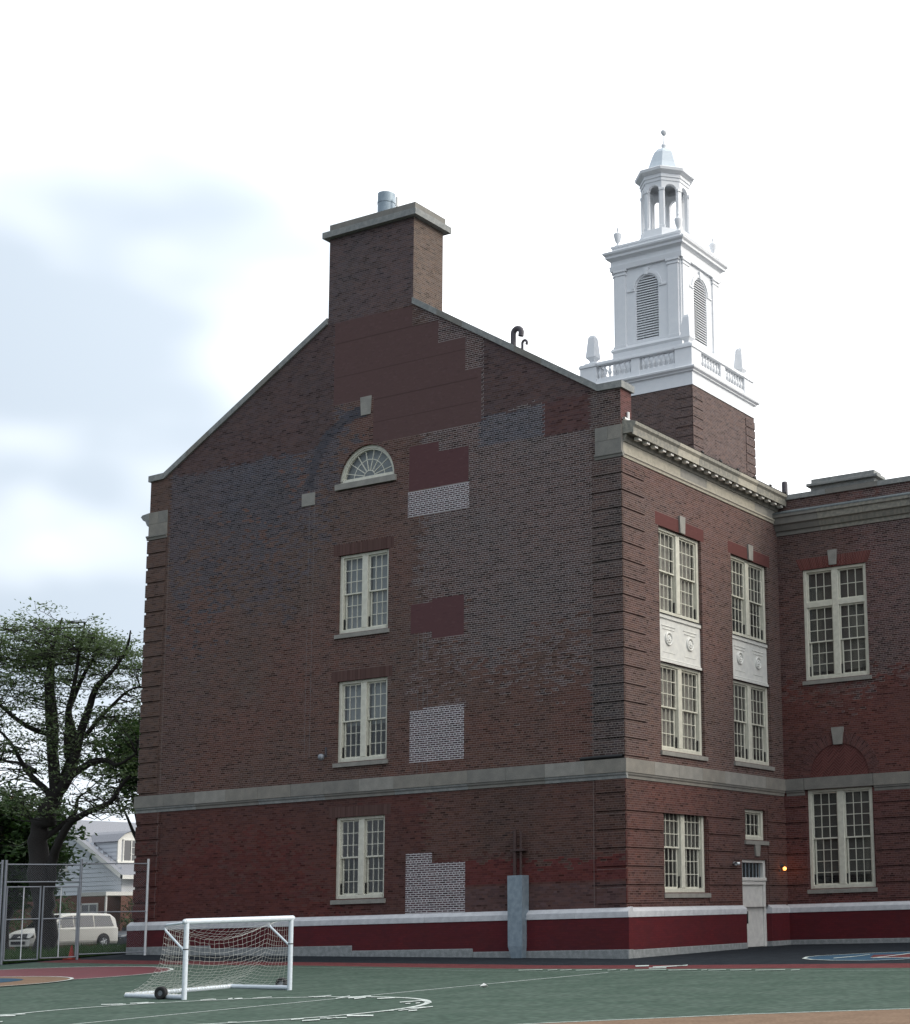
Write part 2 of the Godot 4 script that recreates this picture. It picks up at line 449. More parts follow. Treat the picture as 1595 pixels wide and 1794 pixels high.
func materials() -> void:
	n_a.seed = 3; n_a.frequency = 0.22; n_a.fractal_octaves = 3
	n_c.seed = 15; n_c.frequency = 9.0; n_c.noise_type = FastNoiseLite.TYPE_VALUE; n_c.fractal_octaves = 1
	n_b.seed = 8; n_b.frequency = 0.35; n_b.fractal_octaves = 4
	# gable wall
	var gx = -GW; var gy = 0.0
	var gi = brick_image(gx, gy, GW, 21.0, gable_brick, 5)
	for xx in [-12.42, -12.2, -7.72, -7.5, -7.33]:    # upright control joints
		for k in 26:
			var ya = 4.6 + k * 0.4
			if n_b.get_noise_2d(xx, ya * 2) > -0.15: gi.fill_rect(px_rect(gi, gx, gy, xx, xx + 0.0135, ya, ya + 0.4), col(0.17, 0.165, 0.17).linear_to_srgb())
	var flatred = col(0.108, 0.068, 0.066)
	for q in [[-11.45, -9.35, 18.3, 20.4], [-9.35, -8.1, 18.4, 20.25], [-8.1, -7.0, 18.0, 19.5], [-7.0, -5.9, 17.6, 18.75], [-11.45, -9.7, 17.35, 18.3], [-9.7, -5.25, 15.75, 17.6], [-9.7, -7.0, 17.6, 18.4]]:
		parge(gi, gx, gy, q[0], q[1], q[2], q[3], flatred, int(q[0] * -10 + q[2]))
	for yy in [19.52, 18.3, 17.25, 16.45]:            # lift lines between the coats
		gi.fill_rect(px_rect(gi, gx, gy, -11.4 if yy > 18 else -9.7, -5.4, yy, yy + 0.03), (flatred * 0.72).linear_to_srgb())
	var pc = col(0.105, 0.056, 0.058)
	for q in [[-8.16, -6.95, 13.87, 15.38], [-6.95, -5.75, 13.85, 15.02], [-8.02, -7.17, 9.12, 10.08], [-7.17, -5.9, 8.88, 10.17]]:
		parge(gi, gx, gy, q[0], q[1], q[2], q[3], pc, int(q[0] * -10 + q[2]))
	var wm = col(0.50, 0.49, 0.50)
	for q in [[-8.2, -5.73, 13.0, 13.83], [-8.02, -7.5, 4.98, 6.62], [-7.5, -5.88, 4.98, 6.69], [-8.12, -7.09, 0.28, 2.13], [-7.09, -5.82, 0.28, 1.8]]:
		var im = brick_image(q[0], q[2], q[1] - q[0], q[3] - q[2], func(_x, _y): return [col(0.082, 0.05, 0.056), wm, 0.28, 0.15], int(q[0] * -9), 3)
		gi.blit_rect(im, Rect2i(Vector2i.ZERO, im.get_size()), px_rect(gi, gx, gy, q[0], q[1], q[2], q[3]).position)
	for xx in [-18.98, -1.12]: gi.fill_rect(px_rect(gi, gx, gy, xx, xx + 0.02, 0.3, 13.8), col(0.2, 0.17, 0.16).linear_to_srgb())
	var sc = col(0.092, 0.056, 0.051)
	for q in [[12.08, 12.44], [7.84, 8.2], [3.4, 3.74]]: soldiers(gi, gx, gy, -11.3, -8.8, q[0], q[1], sc, sc * 1.25, 3)
	M.gable = brick_mat(gi, gx, gy)
	# side wall of the gabled wing
	var si = brick_image(0, 0, DEP, 14.2, side_brick, 6)
	for q in [[1.95, 5.05], [6.75, 9.85]]: parge(si, 0, 0, q[0], q[1], 12.08, 12.5, col(0.115, 0.05, 0.047), 4)
	M.side = brick_mat(si, 0, 0)
	# wing running right
	var wi = brick_image(0, 0, 14.0, 15.0, wing_brick, 7)
	soldiers(wi, 0, 0, 0.72, 3.68, 12.0, 12.42, col(0.125, 0.045, 0.04), col(0.22, 0.15, 0.14), 5, 0.12)
	M.wing = brick_mat(wi, 0, 0)
	# blind arch filled with bricks laid herring-bone
	var hb = Image.create(128, 128, false, Image.FORMAT_RGB8)
	for y in 128:
		for x in 128:
			var xx = x % 32; var t = (y + (xx if xx < 16 else 32 - xx)) % 8
			hb.set_pixel(x, y, (col(0.19, 0.12, 0.11) if t == 0 else col(0.11, 0.04, 0.037) * (0.8 + 0.4 * fposmod(sin(float(x / 16) * 12.9 + float((y + xx) / 8) * 78.2) * 43.7, 1.0))).linear_to_srgb())
	M.herring = brick_mat(hb, 0, 0)
	M.ring = brick_mat(brick_image(0, 0, 2.0, 2.0, func(_x, _y): return [col(0.10, 0.043, 0.04), col(0.15, 0.10, 0.095), 0.25, 0.1], 9), 0, 0)
	M.tower_brick = brick_mat(brick_image(0, 0, 13.0, C * 120, plain_brick, 10), 0, 0)
	M.stack = brick_mat(brick_image(0, 0, 6.0, C * 60, stack_brick, 12), 0, 0)
	M.stack_side = brick_mat(brick_image(0, 0, 6.0, C * 60, stack_side_brick, 13), 0, 0)
	# stone, paint, metal
	M.dome = noisy(lin(0.58, 0.64, 0.69), lin(0.52, 0.585, 0.64), 63, 1.5, 0.5, 0.03, 0.05)
	M.modillion = mat(lin(0.75, 0.73, 0.68), 0.7)
	M.stone = noisy(lin(0.235, 0.22, 0.192), lin(0.19, 0.18, 0.16), 21, 3.0, 0.85, 0.02, 0.08)
	M.stone2 = noisy(lin(0.27, 0.26, 0.235), lin(0.22, 0.213, 0.195), 22, 2.5, 0.85, 0.02, 0.08)
	M.stone3 = noisy(lin(0.205, 0.197, 0.178), lin(0.168, 0.163, 0.15), 23, 2.7, 0.85, 0.02, 0.08)
	M.cornice = noisy(lin(0.40, 0.37, 0.30), lin(0.32, 0.30, 0.25), 24, 2.2, 0.85, 0.03, 0.1)
	M.corona = noisy(lin(0.28, 0.265, 0.22), lin(0.18, 0.175, 0.155), 25, 1.6, 0.85, 0.03, 0.14)
	M.coping = noisy(lin(0.26, 0.265, 0.255), lin(0.19, 0.20, 0.20), 26, 2.4, 0.85, 0.03, 0.12)
	M.lead = noisy(lin(0.16, 0.185, 0.185), lin(0.11, 0.13, 0.14), 27, 1.4, 0.6, 0.03, 0.12)
	M.concrete = noisy(lin(0.27, 0.285, 0.29), lin(0.19, 0.205, 0.21), 28, 2.0, 0.9, 0.03, 0.15)
	M.red_paint = brick_mat(brick_image(0, 0, 13.0, C * 40, func(x, y): return [col(0.098, 0.015, 0.02).lerp(col(0.08, 0.016, 0.02), tone(x * 3, y * 3)), col(0.078, 0.014, 0.018), 0.09, 0.0], 31), 0, 0)
	M.red_paint.roughness = 0.7
	M.white_band = noisy(lin(0.57, 0.58, 0.60), lin(0.47, 0.48, 0.505), 32, 2.0, 0.6, 0.02, 0.06)
	M.cream = noisy(lin(0.62, 0.61, 0.52), lin(0.54, 0.53, 0.45), 33, 1.5, 0.5, 0.02, 0.05)
	M.white = noisy(lin(0.74, 0.755, 0.775), lin(0.71, 0.73, 0.755), 34, 2.5, 0.5, 0.02, 0.02)
	M.panel = noisy(lin(0.70, 0.70, 0.66), lin(0.62, 0.625, 0.60), 35, 1.6, 0.5, 0.02, 0.04)
	M.door = noisy(lin(0.64, 0.63, 0.60), lin(0.56, 0.55, 0.53), 36, 1.8, 0.5, 0.02, 0.06)
	M.galv = noisy(lin(0.28, 0.34, 0.39), lin(0.21, 0.265, 0.31), 37, 2.2, 0.5, 0.03, 0.05)
	M.galv.metallic = 0.35
	M.steel = mat(lin(0.24, 0.26, 0.29), 0.5, 0.5)
	M.pale_steel = mat(lin(0.62, 0.64, 0.66), 0.45, 0.3)
	M.pipe = mat(lin(0.055, 0.03, 0.028), 0.7)
	M.vent = mat(lin(0.06, 0.055, 0.065), 0.6)
	M.black = mat(lin(0.012, 0.012, 0.013), 0.6)
	M.rubber = mat(lin(0.018, 0.018, 0.02), 0.8)
	M.pvc = mat(lin(0.7, 0.7, 0.68), 0.4)
	M.roof = noisy(lin(0.08, 0.08, 0.085), lin(0.06, 0.06, 0.065), 38, 2.0, 0.9)
	M.dark_room = mat(lin(0.34, 0.32, 0.28), 0.9)
	M.glass = mat(Color(lin(0.5, 0.55, 0.56), 0.03), 0.04, 0.0, 0.62)
	M.glass.transparency = BaseMaterial3D.TRANSPARENCY_ALPHA
	M.blind = mat(lin(0.19, 0.18, 0.16), 0.8)
	M.blind_grey = mat(lin(0.20, 0.22, 0.225), 0.8)
	M.blind_dim = mat(lin(0.06, 0.058, 0.05), 0.8)
	M.goal = noisy(lin(0.66, 0.72, 0.78), lin(0.58, 0.64, 0.70), 39, 0.8, 0.4, 0.03, 0.05)
	M.cord = mat(lin(0.62, 0.62, 0.58), 0.8)
	# ground
	M.asphalt = noisy(lin(0.026, 0.031, 0.037), lin(0.018, 0.022, 0.027), 41, 6.0, 0.85, 0.03, 0.25, 0.4)
	M.street = noisy(lin(0.05, 0.05, 0.05), lin(0.038, 0.038, 0.04), 42, 5.0, 0.9, 0.03, 0.2)
	M.green = noisy(lin(0.074, 0.103, 0.086), lin(0.056, 0.084, 0.068), 43, 13.0, 0.95, 0.03, 0.16, 0.3)
	M.red_court = noisy(lin(0.135, 0.045, 0.047), lin(0.10, 0.035, 0.038), 44, 4.0, 0.65, 0.03, 0.16, 0.3)
	M.tan = noisy(lin(0.20, 0.14, 0.10), lin(0.17, 0.118, 0.084), 45, 5.0, 0.65, 0.03, 0.1, 0.3)
	M.blue = noisy(lin(0.045, 0.09, 0.135), lin(0.035, 0.07, 0.11), 46, 3.0, 0.6, 0.03, 0.12)
	M.line = noisy(lin(0.56, 0.60, 0.58), lin(0.36, 0.41, 0.39), 47, 1.7, 0.6, 0.05, 0.2)
	M.faint_line = noisy(lin(0.30, 0.36, 0.33), lin(0.15, 0.20, 0.17), 48, 1.7, 0.6, 0.05, 0.25)
	M.lawn = noisy(lin(0.05, 0.075, 0.025), lin(0.035, 0.05, 0.02), 49, 2.5, 0.95, 0.05, 0.3)
	M.walk = noisy(lin(0.26, 0.25, 0.235), lin(0.2, 0.195, 0.185), 50, 3.0, 0.9, 0.04, 0.15)
	M.bark = noisy(lin(0.036, 0.031, 0.03), lin(0.018, 0.016, 0.016), 51, 0.8, 0.95, 0.05, 0.3)
	for k in ["asphalt", "street", "green", "red_court", "tan", "blue", "line", "faint_line", "lawn", "walk", "gable", "side", "wing"]: M[k].metallic_specular = 0.15; M[k].roughness = 0.95
	for k in [["leaf", 0.10, 0.135, 0.075], ["leaf_dark", 0.03, 0.058, 0.02], ["leaf_rust", 0.085, 0.05, 0.03], ["leaf_lime", 0.13, 0.14, 0.03]]:
		var m = mat(lin(k[1], k[2], k[3]), 0.7, 0.0, 0.3)
		m.backlight_enabled = true
		m.backlight = lin(k[1] * 0.8, k[2] * 0.9, k[3] * 0.5)
		m.cull_mode = BaseMaterial3D.CULL_DISABLED
		M[k[0]] = m

# ---------------------------------------------------------------- windows
func window(parent: Node, T: Transform3D, a0: float, a1: float, y0: float, y1: float, o: Dictionary) -> Node3D:
	# o: units, cols, rows (per sash), single (one fixed light), top (rows of a fixed light over the sashes), blind, drop, sill, rec
	var w = a1 - a0; var h = y1 - y0
	var rec: float = o.get("rec", 0.12)
	var win = node("window", parent, T * at((a0 + a1) / 2, y0, -rec))
	var units: int = o.get("units", 2)
	var jam = 0.13; var mull = 0.24; var head = 0.10; var foot = 0.13
	var fm = MB.new()
	fm.bev(-w / 2, -w / 2 + jam, 0, h, -0.14, 0.03, 0.012)
	fm.bev(w / 2 - jam, w / 2, 0, h, -0.14, 0.03, 0.012)
	fm.bev(-w / 2 + jam, w / 2 - jam, h - head, h, -0.14, 0.028, 0.012)
	fm.bev(-w / 2 + jam, w / 2 - jam, 0, foot, -0.14, 0.04, 0.012)
	obj("frame", fm, M.cream, win)
	var uw = (w - 2 * jam - (units - 1) * mull) / units
	var base = foot; var top: float = h - head
	if units == 2:
		var mm = MB.new(); mm.bev(-mull / 2, mull / 2, foot, h - head, -0.14, 0.045, 0.015)
		obj("mullion", mm, M.cream, win)
	var tops: int = o.get("top", 0)
	if tops:
		var th = 1.08
		for u in units:
			var cx = -w / 2 + jam + uw / 2 + u * (uw + mull)
			sash(win, cx, top - th, top, uw, o.cols, tops, -0.05)
			var tb = MB.new(); tb.bev(-uw / 2, uw / 2, 0, 0.2, -0.14, 0.035, 0.012)
			obj("transom_bar", tb, M.cream, win, at(cx, top - th - 0.2, 0))
		top -= th + 0.2
	for u in units:
		var cx = -w / 2 + jam + uw / 2 + u * (uw + mull)
		if o.get("single", false):
			sash(win, cx, base, top, uw, o.cols, o.rows, -0.05)
		else:
			var mid = (base + top) / 2
			sash(win, cx, mid - 0.03, top, uw, o.cols, o.rows, -0.03)
			sash(win, cx, base, mid + 0.03, uw - 0.06, o.cols, o.rows, -0.09)
			obj("sash_stop", bxm(0.05, 0.34, 0.04), M.black, win, at(cx + (uw / 2 - 0.02) * (1 if o.get("stop_right", true) else -1), base + 0.2, -0.05))
	if o.has("blind"):
		var dr: float = o.get("drop", 1.0)
		var bh: float = (h - foot - head) * dr
		var bl: Array = o.blind if o.blind is Array else [o.blind, o.blind]
		for u in units:
			var cx = -w / 2 + jam + uw / 2 + u * (uw + mull)
			obj("roller_blind", bxm(uw - 0.02, bh, 0.006), bl[u], win, at(cx, h - head - bh / 2, -0.2))
	if o.get("sill", true):
		var sm = MB.new()
		sm.sweep([Vector2(-0.1, -0.002), Vector2(rec + 0.07, -0.03), Vector2(rec + 0.07, -0.16), Vector2(-0.1, -0.16)], -w / 2 - 0.08, w / 2 + 0.08)
		obj("sill", sm, M.stone2, win)
	return win
func sash(win: Node, cx: float, y0: float, y1: float, w: float, cols: int, rows: int, z: float) -> void:
	var h = y1 - y0
	var st = 0.05; var mu = 0.024
	var key = "s%.3f_%.3f_%d_%d" % [w, h, cols, rows]
	var pw = (w - 2 * st - (cols - 1) * mu) / cols
	var ph = (h - 2 * st - (rows - 1) * mu) / rows
	if not cache.has(key):
		var m = MB.new()
		m.bev(-w / 2, -w / 2 + st, 0, h, -0.045, 0, 0.006); m.bev(w / 2 - st, w / 2, 0, h, -0.045, 0, 0.006)
		m.bev(-w / 2 + st, w / 2 - st, 0, st, -0.045, 0, 0.006); m.bev(-w / 2 + st, w / 2 - st, h - st, h, -0.045, 0, 0.006)
		for c in range(1, cols):
			var x = -w / 2 + st + c * pw + (c - 1) * mu
			m.box(x, x + mu, st, h - st, -0.035, -0.004)
		for r in range(1, rows):
			var y = st + r * ph + (r - 1) * mu
			for c in cols:
				var x = -w / 2 + st + c * (pw + mu)
				m.box(x, x + pw, y, y + mu, -0.034, -0.006)
		cache[key] = m.mesh()
		var g = MB.new()
		g.quad(Vector3(-pw / 2, -ph / 2, 0), Vector3(pw / 2, -ph / 2, 0), Vector3(pw / 2, ph / 2, 0), Vector3(-pw / 2, ph / 2, 0))
		cache[key + "g"] = g.mesh()
	obj("sash", cache[key], M.cream, win, at(cx, y0, z))
	for r in rows:
		for c in cols:
			var tilt = Basis.from_euler(Vector3(rng.randf_range(-0.006, 0.006), rng.randf_range(-0.006, 0.006), 0))
			obj("pane", cache[key + "g"], M.glass, win, Transform3D(tilt, Vector3(cx - w / 2 + st + pw / 2 + c * (pw + mu), y0 + st + ph / 2 + r * (ph + mu), z - 0.02)))

# a wall face with rectangular openings: grid of quads, and the reveals of each opening
func wall_face(a0: float, a1: float, y0: float, y1: float, holes: Array, deep := 0.3) -> MB:
	var m = MB.new()
	var xs = [a0, a1]; var ys = [y0, y1]
	for q in holes: xs.append_array([q[0], q[1]]); ys.append_array([q[2], q[3]])
	xs.sort(); ys.sort()
	for i in xs.size() - 1:
		for j in ys.size() - 1:
			if xs[i + 1] - xs[i] < 1e-4 or ys[j + 1] - ys[j] < 1e-4 or xs[i] < a0 - 1e-4 or xs[i + 1] > a1 + 1e-4 or ys[j] < y0 - 1e-4 or ys[j + 1] > y1 + 1e-4: continue
			var cx: float = (xs[i] + xs[i + 1]) / 2; var cy: float = (ys[j] + ys[j + 1]) / 2
			var inside = false
			for q in holes:
				if cx > q[0] and cx < q[1] and cy > q[2] and cy < q[3]: inside = true
			if inside: continue
			m.quad(Vector3(xs[i], ys[j], 0), Vector3(xs[i + 1], ys[j], 0), Vector3(xs[i + 1], ys[j + 1], 0), Vector3(xs[i], ys[j + 1], 0))
	for q in holes:
		m.quad(Vector3(q[0], q[2], 0), Vector3(q[0], q[2], -deep), Vector3(q[0], q[3], -deep), Vector3(q[0], q[3], 0), [Vector2(q[0], -q[2]), Vector2(q[0] - deep, -q[2]), Vector2(q[0] - deep, -q[3]), Vector2(q[0], -q[3])])
		m.quad(Vector3(q[1], q[2], -deep), Vector3(q[1], q[2], 0), Vector3(q[1], q[3], 0), Vector3(q[1], q[3], -deep), [Vector2(q[1] + deep, -q[2]), Vector2(q[1], -q[2]), Vector2(q[1], -q[3]), Vector2(q[1] + deep, -q[3])])
		m.quad(Vector3(q[0], q[3], 0), Vector3(q[0], q[3], -deep), Vector3(q[1], q[3], -deep), Vector3(q[1], q[3], 0))
		m.quad(Vector3(q[0], q[2], -deep), Vector3(q[0], q[2], 0), Vector3(q[1], q[2], 0), Vector3(q[1], q[2], -deep))
	return m

# rusticated brickwork: proud courses with a sunk course between
func rustic(parent: Node, T: Transform3D, m: Material, spans: Array, ylo: float, yhi: float, called := "quoin") -> void:
	var k = -10
	while true:
		var a = 5.18 + 0.5375 * k + 0.042; var b = a + 0.5375 - 0.084
		k += 1
		if a > yhi: break
		if b < ylo: continue
		a = maxf(a, ylo); b = minf(b, yhi)
		if b - a < 0.1: continue
		for s in spans:
			if s.size() > 2 and (b < s[2] + 0.05 or a > s[3] - 0.05): continue
			var ya = a; var yb = b
			var q = MB.new()
			q.bev(s[0], s[1], ya, yb, -0.02, 0.042, 0.006)
			obj(called, q, m, parent, T)
func blocks(called: String, parent: Node, T: Transform3D, a0: float, a1: float, n: int, prof: Array, mats: Array) -> void:
	# a run of stones with open joints
	var w = (a1 - a0) / n
	for k in n:
		var m = MB.new()
		m.sweep(prof, a0 + k * w + (0.004 if k else 0.0), a0 + (k + 1) * w - (0.004 if k < n - 1 else 0.0))
		obj(called, m, mats[(k * 7 + n) % mats.size()], parent, T)
func keystone(parent: Node, T: Transform3D, ac: float, y0: float, y1: float, wb: float, wt: float, proud := 0.06) -> void:
	var m = MB.new()
	m.prism(PackedVector2Array([Vector2(ac - wb / 2, y0), Vector2(ac + wb / 2, y0), Vector2(ac + wt / 2, y1), Vector2(ac - wt / 2, y1)]), -0.05, proud)
	obj("keystone", m, M.stone2, parent, T)

const BELT := [Vector2(-0.05, 4.60), Vector2(0.10, 4.585), Vector2(0.10, 4.18), Vector2(-0.05, 4.18)]
const BELT_MOULD := [Vector2(-0.05, 4.178), Vector2(0.075, 4.178), Vector2(0.07, 4.12), Vector2(0.035, 4.08), Vector2(0.03, 4.0), Vector2(-0.05, 4.0)]
const WATER_TABLE := [Vector2(-0.1, 0.28), Vector2(0.0, 0.26), Vector2(0.13, 0.17), Vector2(0.15, 0.14), Vector2(0.15, -0.02), Vector2(-0.1, -0.02)]
const ARCHITRAVE := [Vector2(-0.05, 13.93), Vector2(0.08, 13.93), Vector2(0.08, 13.88), Vector2(0.045, 13.85), Vector2(0.03, 13.78), Vector2(-0.05, 13.78)]
const CORONA := [Vector2(-0.3, 14.98), Vector2(0.38, 14.87), Vector2(0.50, 14.83), Vector2(0.49, 14.73), Vector2(0.42, 14.66), Vector2(0.41, 14.43), Vector2(0.37, 14.43), Vector2(0.37, 14.50), Vector2(-0.05, 14.50), Vector2(-0.3, 14.52)]

func plinth(parent: Node, T: Transform3D, a0: float, a1: float, tops: Array) -> void:
	blocks("water_table_stone", parent, T, a0, a1, maxi(1, int((a1 - a0) / 1.7)), WATER_TABLE, [M.white_band])
	for q in tops:
		var rp = MB.new()
		rp.box(q[0], q[1], q[2] + 0.001, -0.022, -0.1, 0.13)
		obj("painted_dado", rp, M.red_paint, parent, T)
		var cm = MB.new(); cm.bev(q[0], q[1], -2.0, q[2], -0.1, 0.15, 0.012)
		obj("concrete_footing", cm, M.concrete, parent, T)

# ---------------------------------------------------------------- the gabled wing
func school() -> void:
	var b = node("school_building")
	tag(b, "tall brick school building with patched gable wall, chimney and stone belt course", "building")
	# gable wall
	var gw = [[-11.09, -8.97, 9.43, 12.08], [-11.05, -8.95, 5.18, 7.84], [-11.03, -8.98, 0.79, 3.4]]
	var low = wall_face(-GW, 0, 0.2, 14.3, gw)
	obj("gable_wall", low, M.gable, b, TG)
	var fc = Vector2(-9.97, 14.56); var fr = 1.19
	var arch = PackedVector2Array()
	for k in 25:
		var a = PI - PI * k / 24.0
		arch.append(fc + Vector2(cos(a), sin(a)) * fr)
	var up = MB.new()
	var pl = PackedVector2Array([Vector2(-GW, 14.3), Vector2(fc.x - fr, 14.3)])
	pl.append_array(arch)
	pl.append_array(PackedVector2Array([Vector2(fc.x + fr, 14.3), Vector2(0, 14.3), Vector2(0, 15.95), Vector2(-0.8, 15.97), Vector2(-8.08, 20.32), Vector2(-8.08, 20.6), Vector2(-11.76, 20.6), Vector2(-11.76, 20.32), Vector2(-19.33, 15.97), Vector2(-GW, 15.95)]))
	up.sheet(pl, 0)
	for k in 24: up.quad(Vector3(arch[k].x, arch[k].y, -0.3), Vector3(arch[k].x, arch[k].y, 0), Vector3(arch[k + 1].x, arch[k + 1].y, 0), Vector3(arch[k + 1].x, arch[k + 1].y, -0.3), [Vector2(arch[k].x, -arch[k].y), Vector2(arch[k].x, -arch[k].y), Vector2(arch[k + 1].x, -arch[k + 1].y), Vector2(arch[k + 1].x, -arch[k + 1].y)])
	obj("gable_parapet", up, M.gable, b, TG)
	# back of the parapet and its end towards the side wall
	var pb = MB.new()
	pb.sheet(PackedVector2Array([Vector2(-GW, 14.0), Vector2(0, 14.0), Vector2(0, 15.95), Vector2(-0.8, 15.97), Vector2(-8.08, 20.32), Vector2(-11.76, 20.32), Vector2(-19.33, 15.97), Vector2(-GW, 15.95)]), -0.62)
	obj("parapet_back", pb, M.stack, b, TG)
	var pe = MB.new(); pe.quad(Vector3(0, 14.0, 0), Vector3(0, 14.0, -0.62), Vector3(0, 15.95, -0.62), Vector3(0, 15.95, 0))
	obj("parapet_end", pe, M.ring, b, TG)
	pe = MB.new(); pe.quad(Vector3(-GW, 14.0, -0.62), Vector3(-GW, 14.0, 0), Vector3(-GW, 15.95, 0), Vector3(-GW, 15.95, -0.62))
	obj("parapet_end", pe, M.ring, b, TG)
	# coping stones
	var runs = [[Vector2(-20.08, 15.95), Vector2(-19.33, 15.97), 1], [Vector2(-19.33, 15.97), Vector2(-11.76, 20.32), 7], [Vector2(-8.08, 20.32), Vector2(-0.8, 15.97), 7], [Vector2(-0.8, 15.97), Vector2(0.09, 15.95), 1]]
	var cm = [M.coping, M.stone3, M.coping]
	for r in runs:
		var n: int = r[2]
		for k in n:
			var p: Vector2 = (r[0] as Vector2).lerp(r[1], float(k) / n); var q: Vector2 = (r[0] as Vector2).lerp(r[1], float(k + 1) / n)
			var d = (q - p).normalized() * 0.004
			var m = MB.new()
			m.prism(PackedVector2Array([p + d, q - d, q - d + Vector2(0, 0.22), p + d + Vector2(0, 0.22)]), -0.69, 0.07)
			obj("coping_stone", m, cm[k % 3], b, TG)
	# windows of the gable wall
	window(b, TG, gw[0][0], gw[0][1], gw[0][2], gw[0][3], {"cols": 3, "rows": 3, "blind": M.blind_grey, "stop_right": false})
	window(b, TG, gw[1][0], gw[1][1], gw[1][2], gw[1][3], {"cols": 3, "rows": 3, "blind": M.blind_grey, "drop": 0.56, "stop_right": false})
	window(b, TG, gw[2][0], gw[2][1], gw[2][2], gw[2][3], {"cols": 3, "rows": 3, "stop_right": false})
	fan_window(b, fc, fr)
	keystone(b, TG, -10.02, 16.79, 17.43, 0.40, 0.48, 0.03)
	for q in [[-12.76, -12.18]]:
		var m = MB.new(); m.bev(q[0], q[1], 13.99, 14.43, -0.05, 0.03, 0.01)
		obj("springer_stone", m, M.stone2, b, TG)
	# quoins
	rustic(b, TG, M.gable, [[-1.05, 0.042]], 4.62, 13.77)
	rustic(b, TG, M.gable, [[-1.0, 0.042]], 0.31, 3.99)
	rustic(b, TG, M.gable, [[-20.042, -19.1]], 4.62, 13.77)
	rustic(b, TG, M.gable, [[-20.042, -18.9]], 0.31, 3.99)
	# belt course
	var st = [M.stone, M.stone3, M.stone, M.stone2, M.stone3]
	blocks("belt_stone", b, TG, -20.1, 0.1, 14, BELT, st)
	blocks("belt_moulding", b, TG, -20.075, 0.075, 7, BELT_MOULD, [M.stone3, M.coping])
	blocks("belt_stone", b, TR, 0.05, DEP - 0.1, 7, BELT, [M.stone2, M.stone, M.stone2])
	blocks("belt_moulding", b, TR, 0.05, DEP - 0.075, 4, BELT_MOULD, [M.stone3, M.stone])
	# corner blocks of the main cornice on the gable wall
	for q in [[-20.02, -19.55, 14.36, 14.80], [-19.546, -19.09, 14.36, 14.80], [-20.02, -19.09, 13.93, 14.356], [-0.93, -0.475, 14.36, 14.80], [-0.471, 0.02, 14.36, 14.80], [-0.93, 0.02, 13.93, 14.356]]:
		var m = MB.new(); m.bev(q[0], q[1], q[2], q[3], -0.1, 0.02, 0.005)
		obj("cornice_block", m, [M.stone, M.stone3][int(absf(q[0] * 10)) % 2], b, TG)
	for q in [[-20.08, -19.09], [-0.93, 0.08]]:
		var m = MB.new(); m.sweep(ARCHITRAVE, q[0], q[1])
		obj("architrave_end", m, M.stone3, b, TG)
	plinth(b, TG, -20.15, 0.15, [[-20.15, -16.2, -0.58], [-16.2, -10.12, -0.67], [-10.12, -5.4, -0.83], [-5.4, 0.15, -0.93]])
	# side wall
	var sw = [[2.14, 4.86, 9.3, 12.08], [6.93, 9.65, 9.3, 12.08], [2.14, 4.86, 5.0, 7.76], [6.88, 9.62, 5.0, 7.76], [2.16, 4.86, 0.68, 3.41], [7.5, 9.02, 2.42, 3.44], [7.2, 9.02, 0.2, 1.76], [2.14, 4.86, 7.76, 9.3], [6.91, 9.63, 7.76, 9.3]]
	obj("side_wall", wall_face(0, DEP, 0.2, 13.95, sw, 0.35), M.side, b, TR)
	window(b, TR, 2.14, 4.86, 9.3, 12.08, {"cols": 4, "rows": 3, "blind": [M.blind, M.blind], "drop": 0.97, "sill": false, "rec": 0.14})
	window(b, TR, 6.93, 9.65, 9.3, 12.08, {"cols": 4, "rows": 3, "blind": [M.blind_dim, M.blind_dim], "drop": 0.6, "sill": false, "rec": 0.14})
	window(b, TR, 2.14, 4.86, 5.0, 7.76, {"cols": 4, "rows": 3, "blind": M.blind, "rec": 0.14})
	window(b, TR, 6.88, 9.62, 5.0, 7.76, {"cols": 4, "rows": 3, "blind": M.blind_dim, "drop": 0.9, "rec": 0.14})
	window(b, TR, 2.16, 4.86, 0.68, 3.41, {"cols": 4, "rows": 3, "blind": M.blind_dim, "drop": 0.5, "rec": 0.14})
	window(b, TR, 7.5, 9.02, 2.42, 3.44, {"units": 1, "single": true, "cols": 4, "rows": 2, "rec": 0.14})
	for q in [[2.14, 4.86], [6.91, 9.63]]: spandrel(b, q[0], q[1], 7.76, 9.3)
	keystone(b, TR, 3.59, 12.08, 12.64, 0.30, 0.36)
	keystone(b, TR, 8.33, 12.08, 12.62, 0.30, 0.36)
	keystone(b, TR, 8.28, 1.88, 2.26, 0.26, 0.40)
	door(b)
	rustic(b, TR, M.side, [[0.0, 1.27]], 4.62, 13.77)
	rustic(b, TR, M.side, [[0.0, 2.12], [4.9, 7.1, 0.3, 4.0], [9.1, DEP, 0.3, 4.0], [2.12, 4.9, 3.45, 4.0]], 0.31, 3.5, "rustic_band")
	plinth(b, TR, 0.1, 7.2, [[0.1, 7.2, -0.95]])
	plinth(b, TR, 9.02, DEP - 0.15, [[9.02, DEP - 0.15, -0.95]])
	blocks("frieze_stone", b, TR, 0.1, DEP, 6, [Vector2(-0.1, 14.53), Vector2(0.02, 14.53), Vector2(0.02, 13.93), Vector2(-0.1, 13.93)], [M.cornice, M.cornice, M.stone2])
	blocks("architrave", b, TR, 0.05, DEP + 0.3, 6, ARCHITRAVE, [M.cornice])
	blocks("corona_stone", b, TR, 0.05, DEP + 0.4, 8, CORONA, [M.corona, M.cornice, M.corona])
	var bed = MB.new(); bed.sweep([Vector2(0.0, 14.495), Vector2(0.14, 14.495), Vector2(0.13, 14.42), Vector2(0.08, 14.36), Vector2(0.06, 14.28), Vector2(0.0, 14.25)], 0.1, DEP)
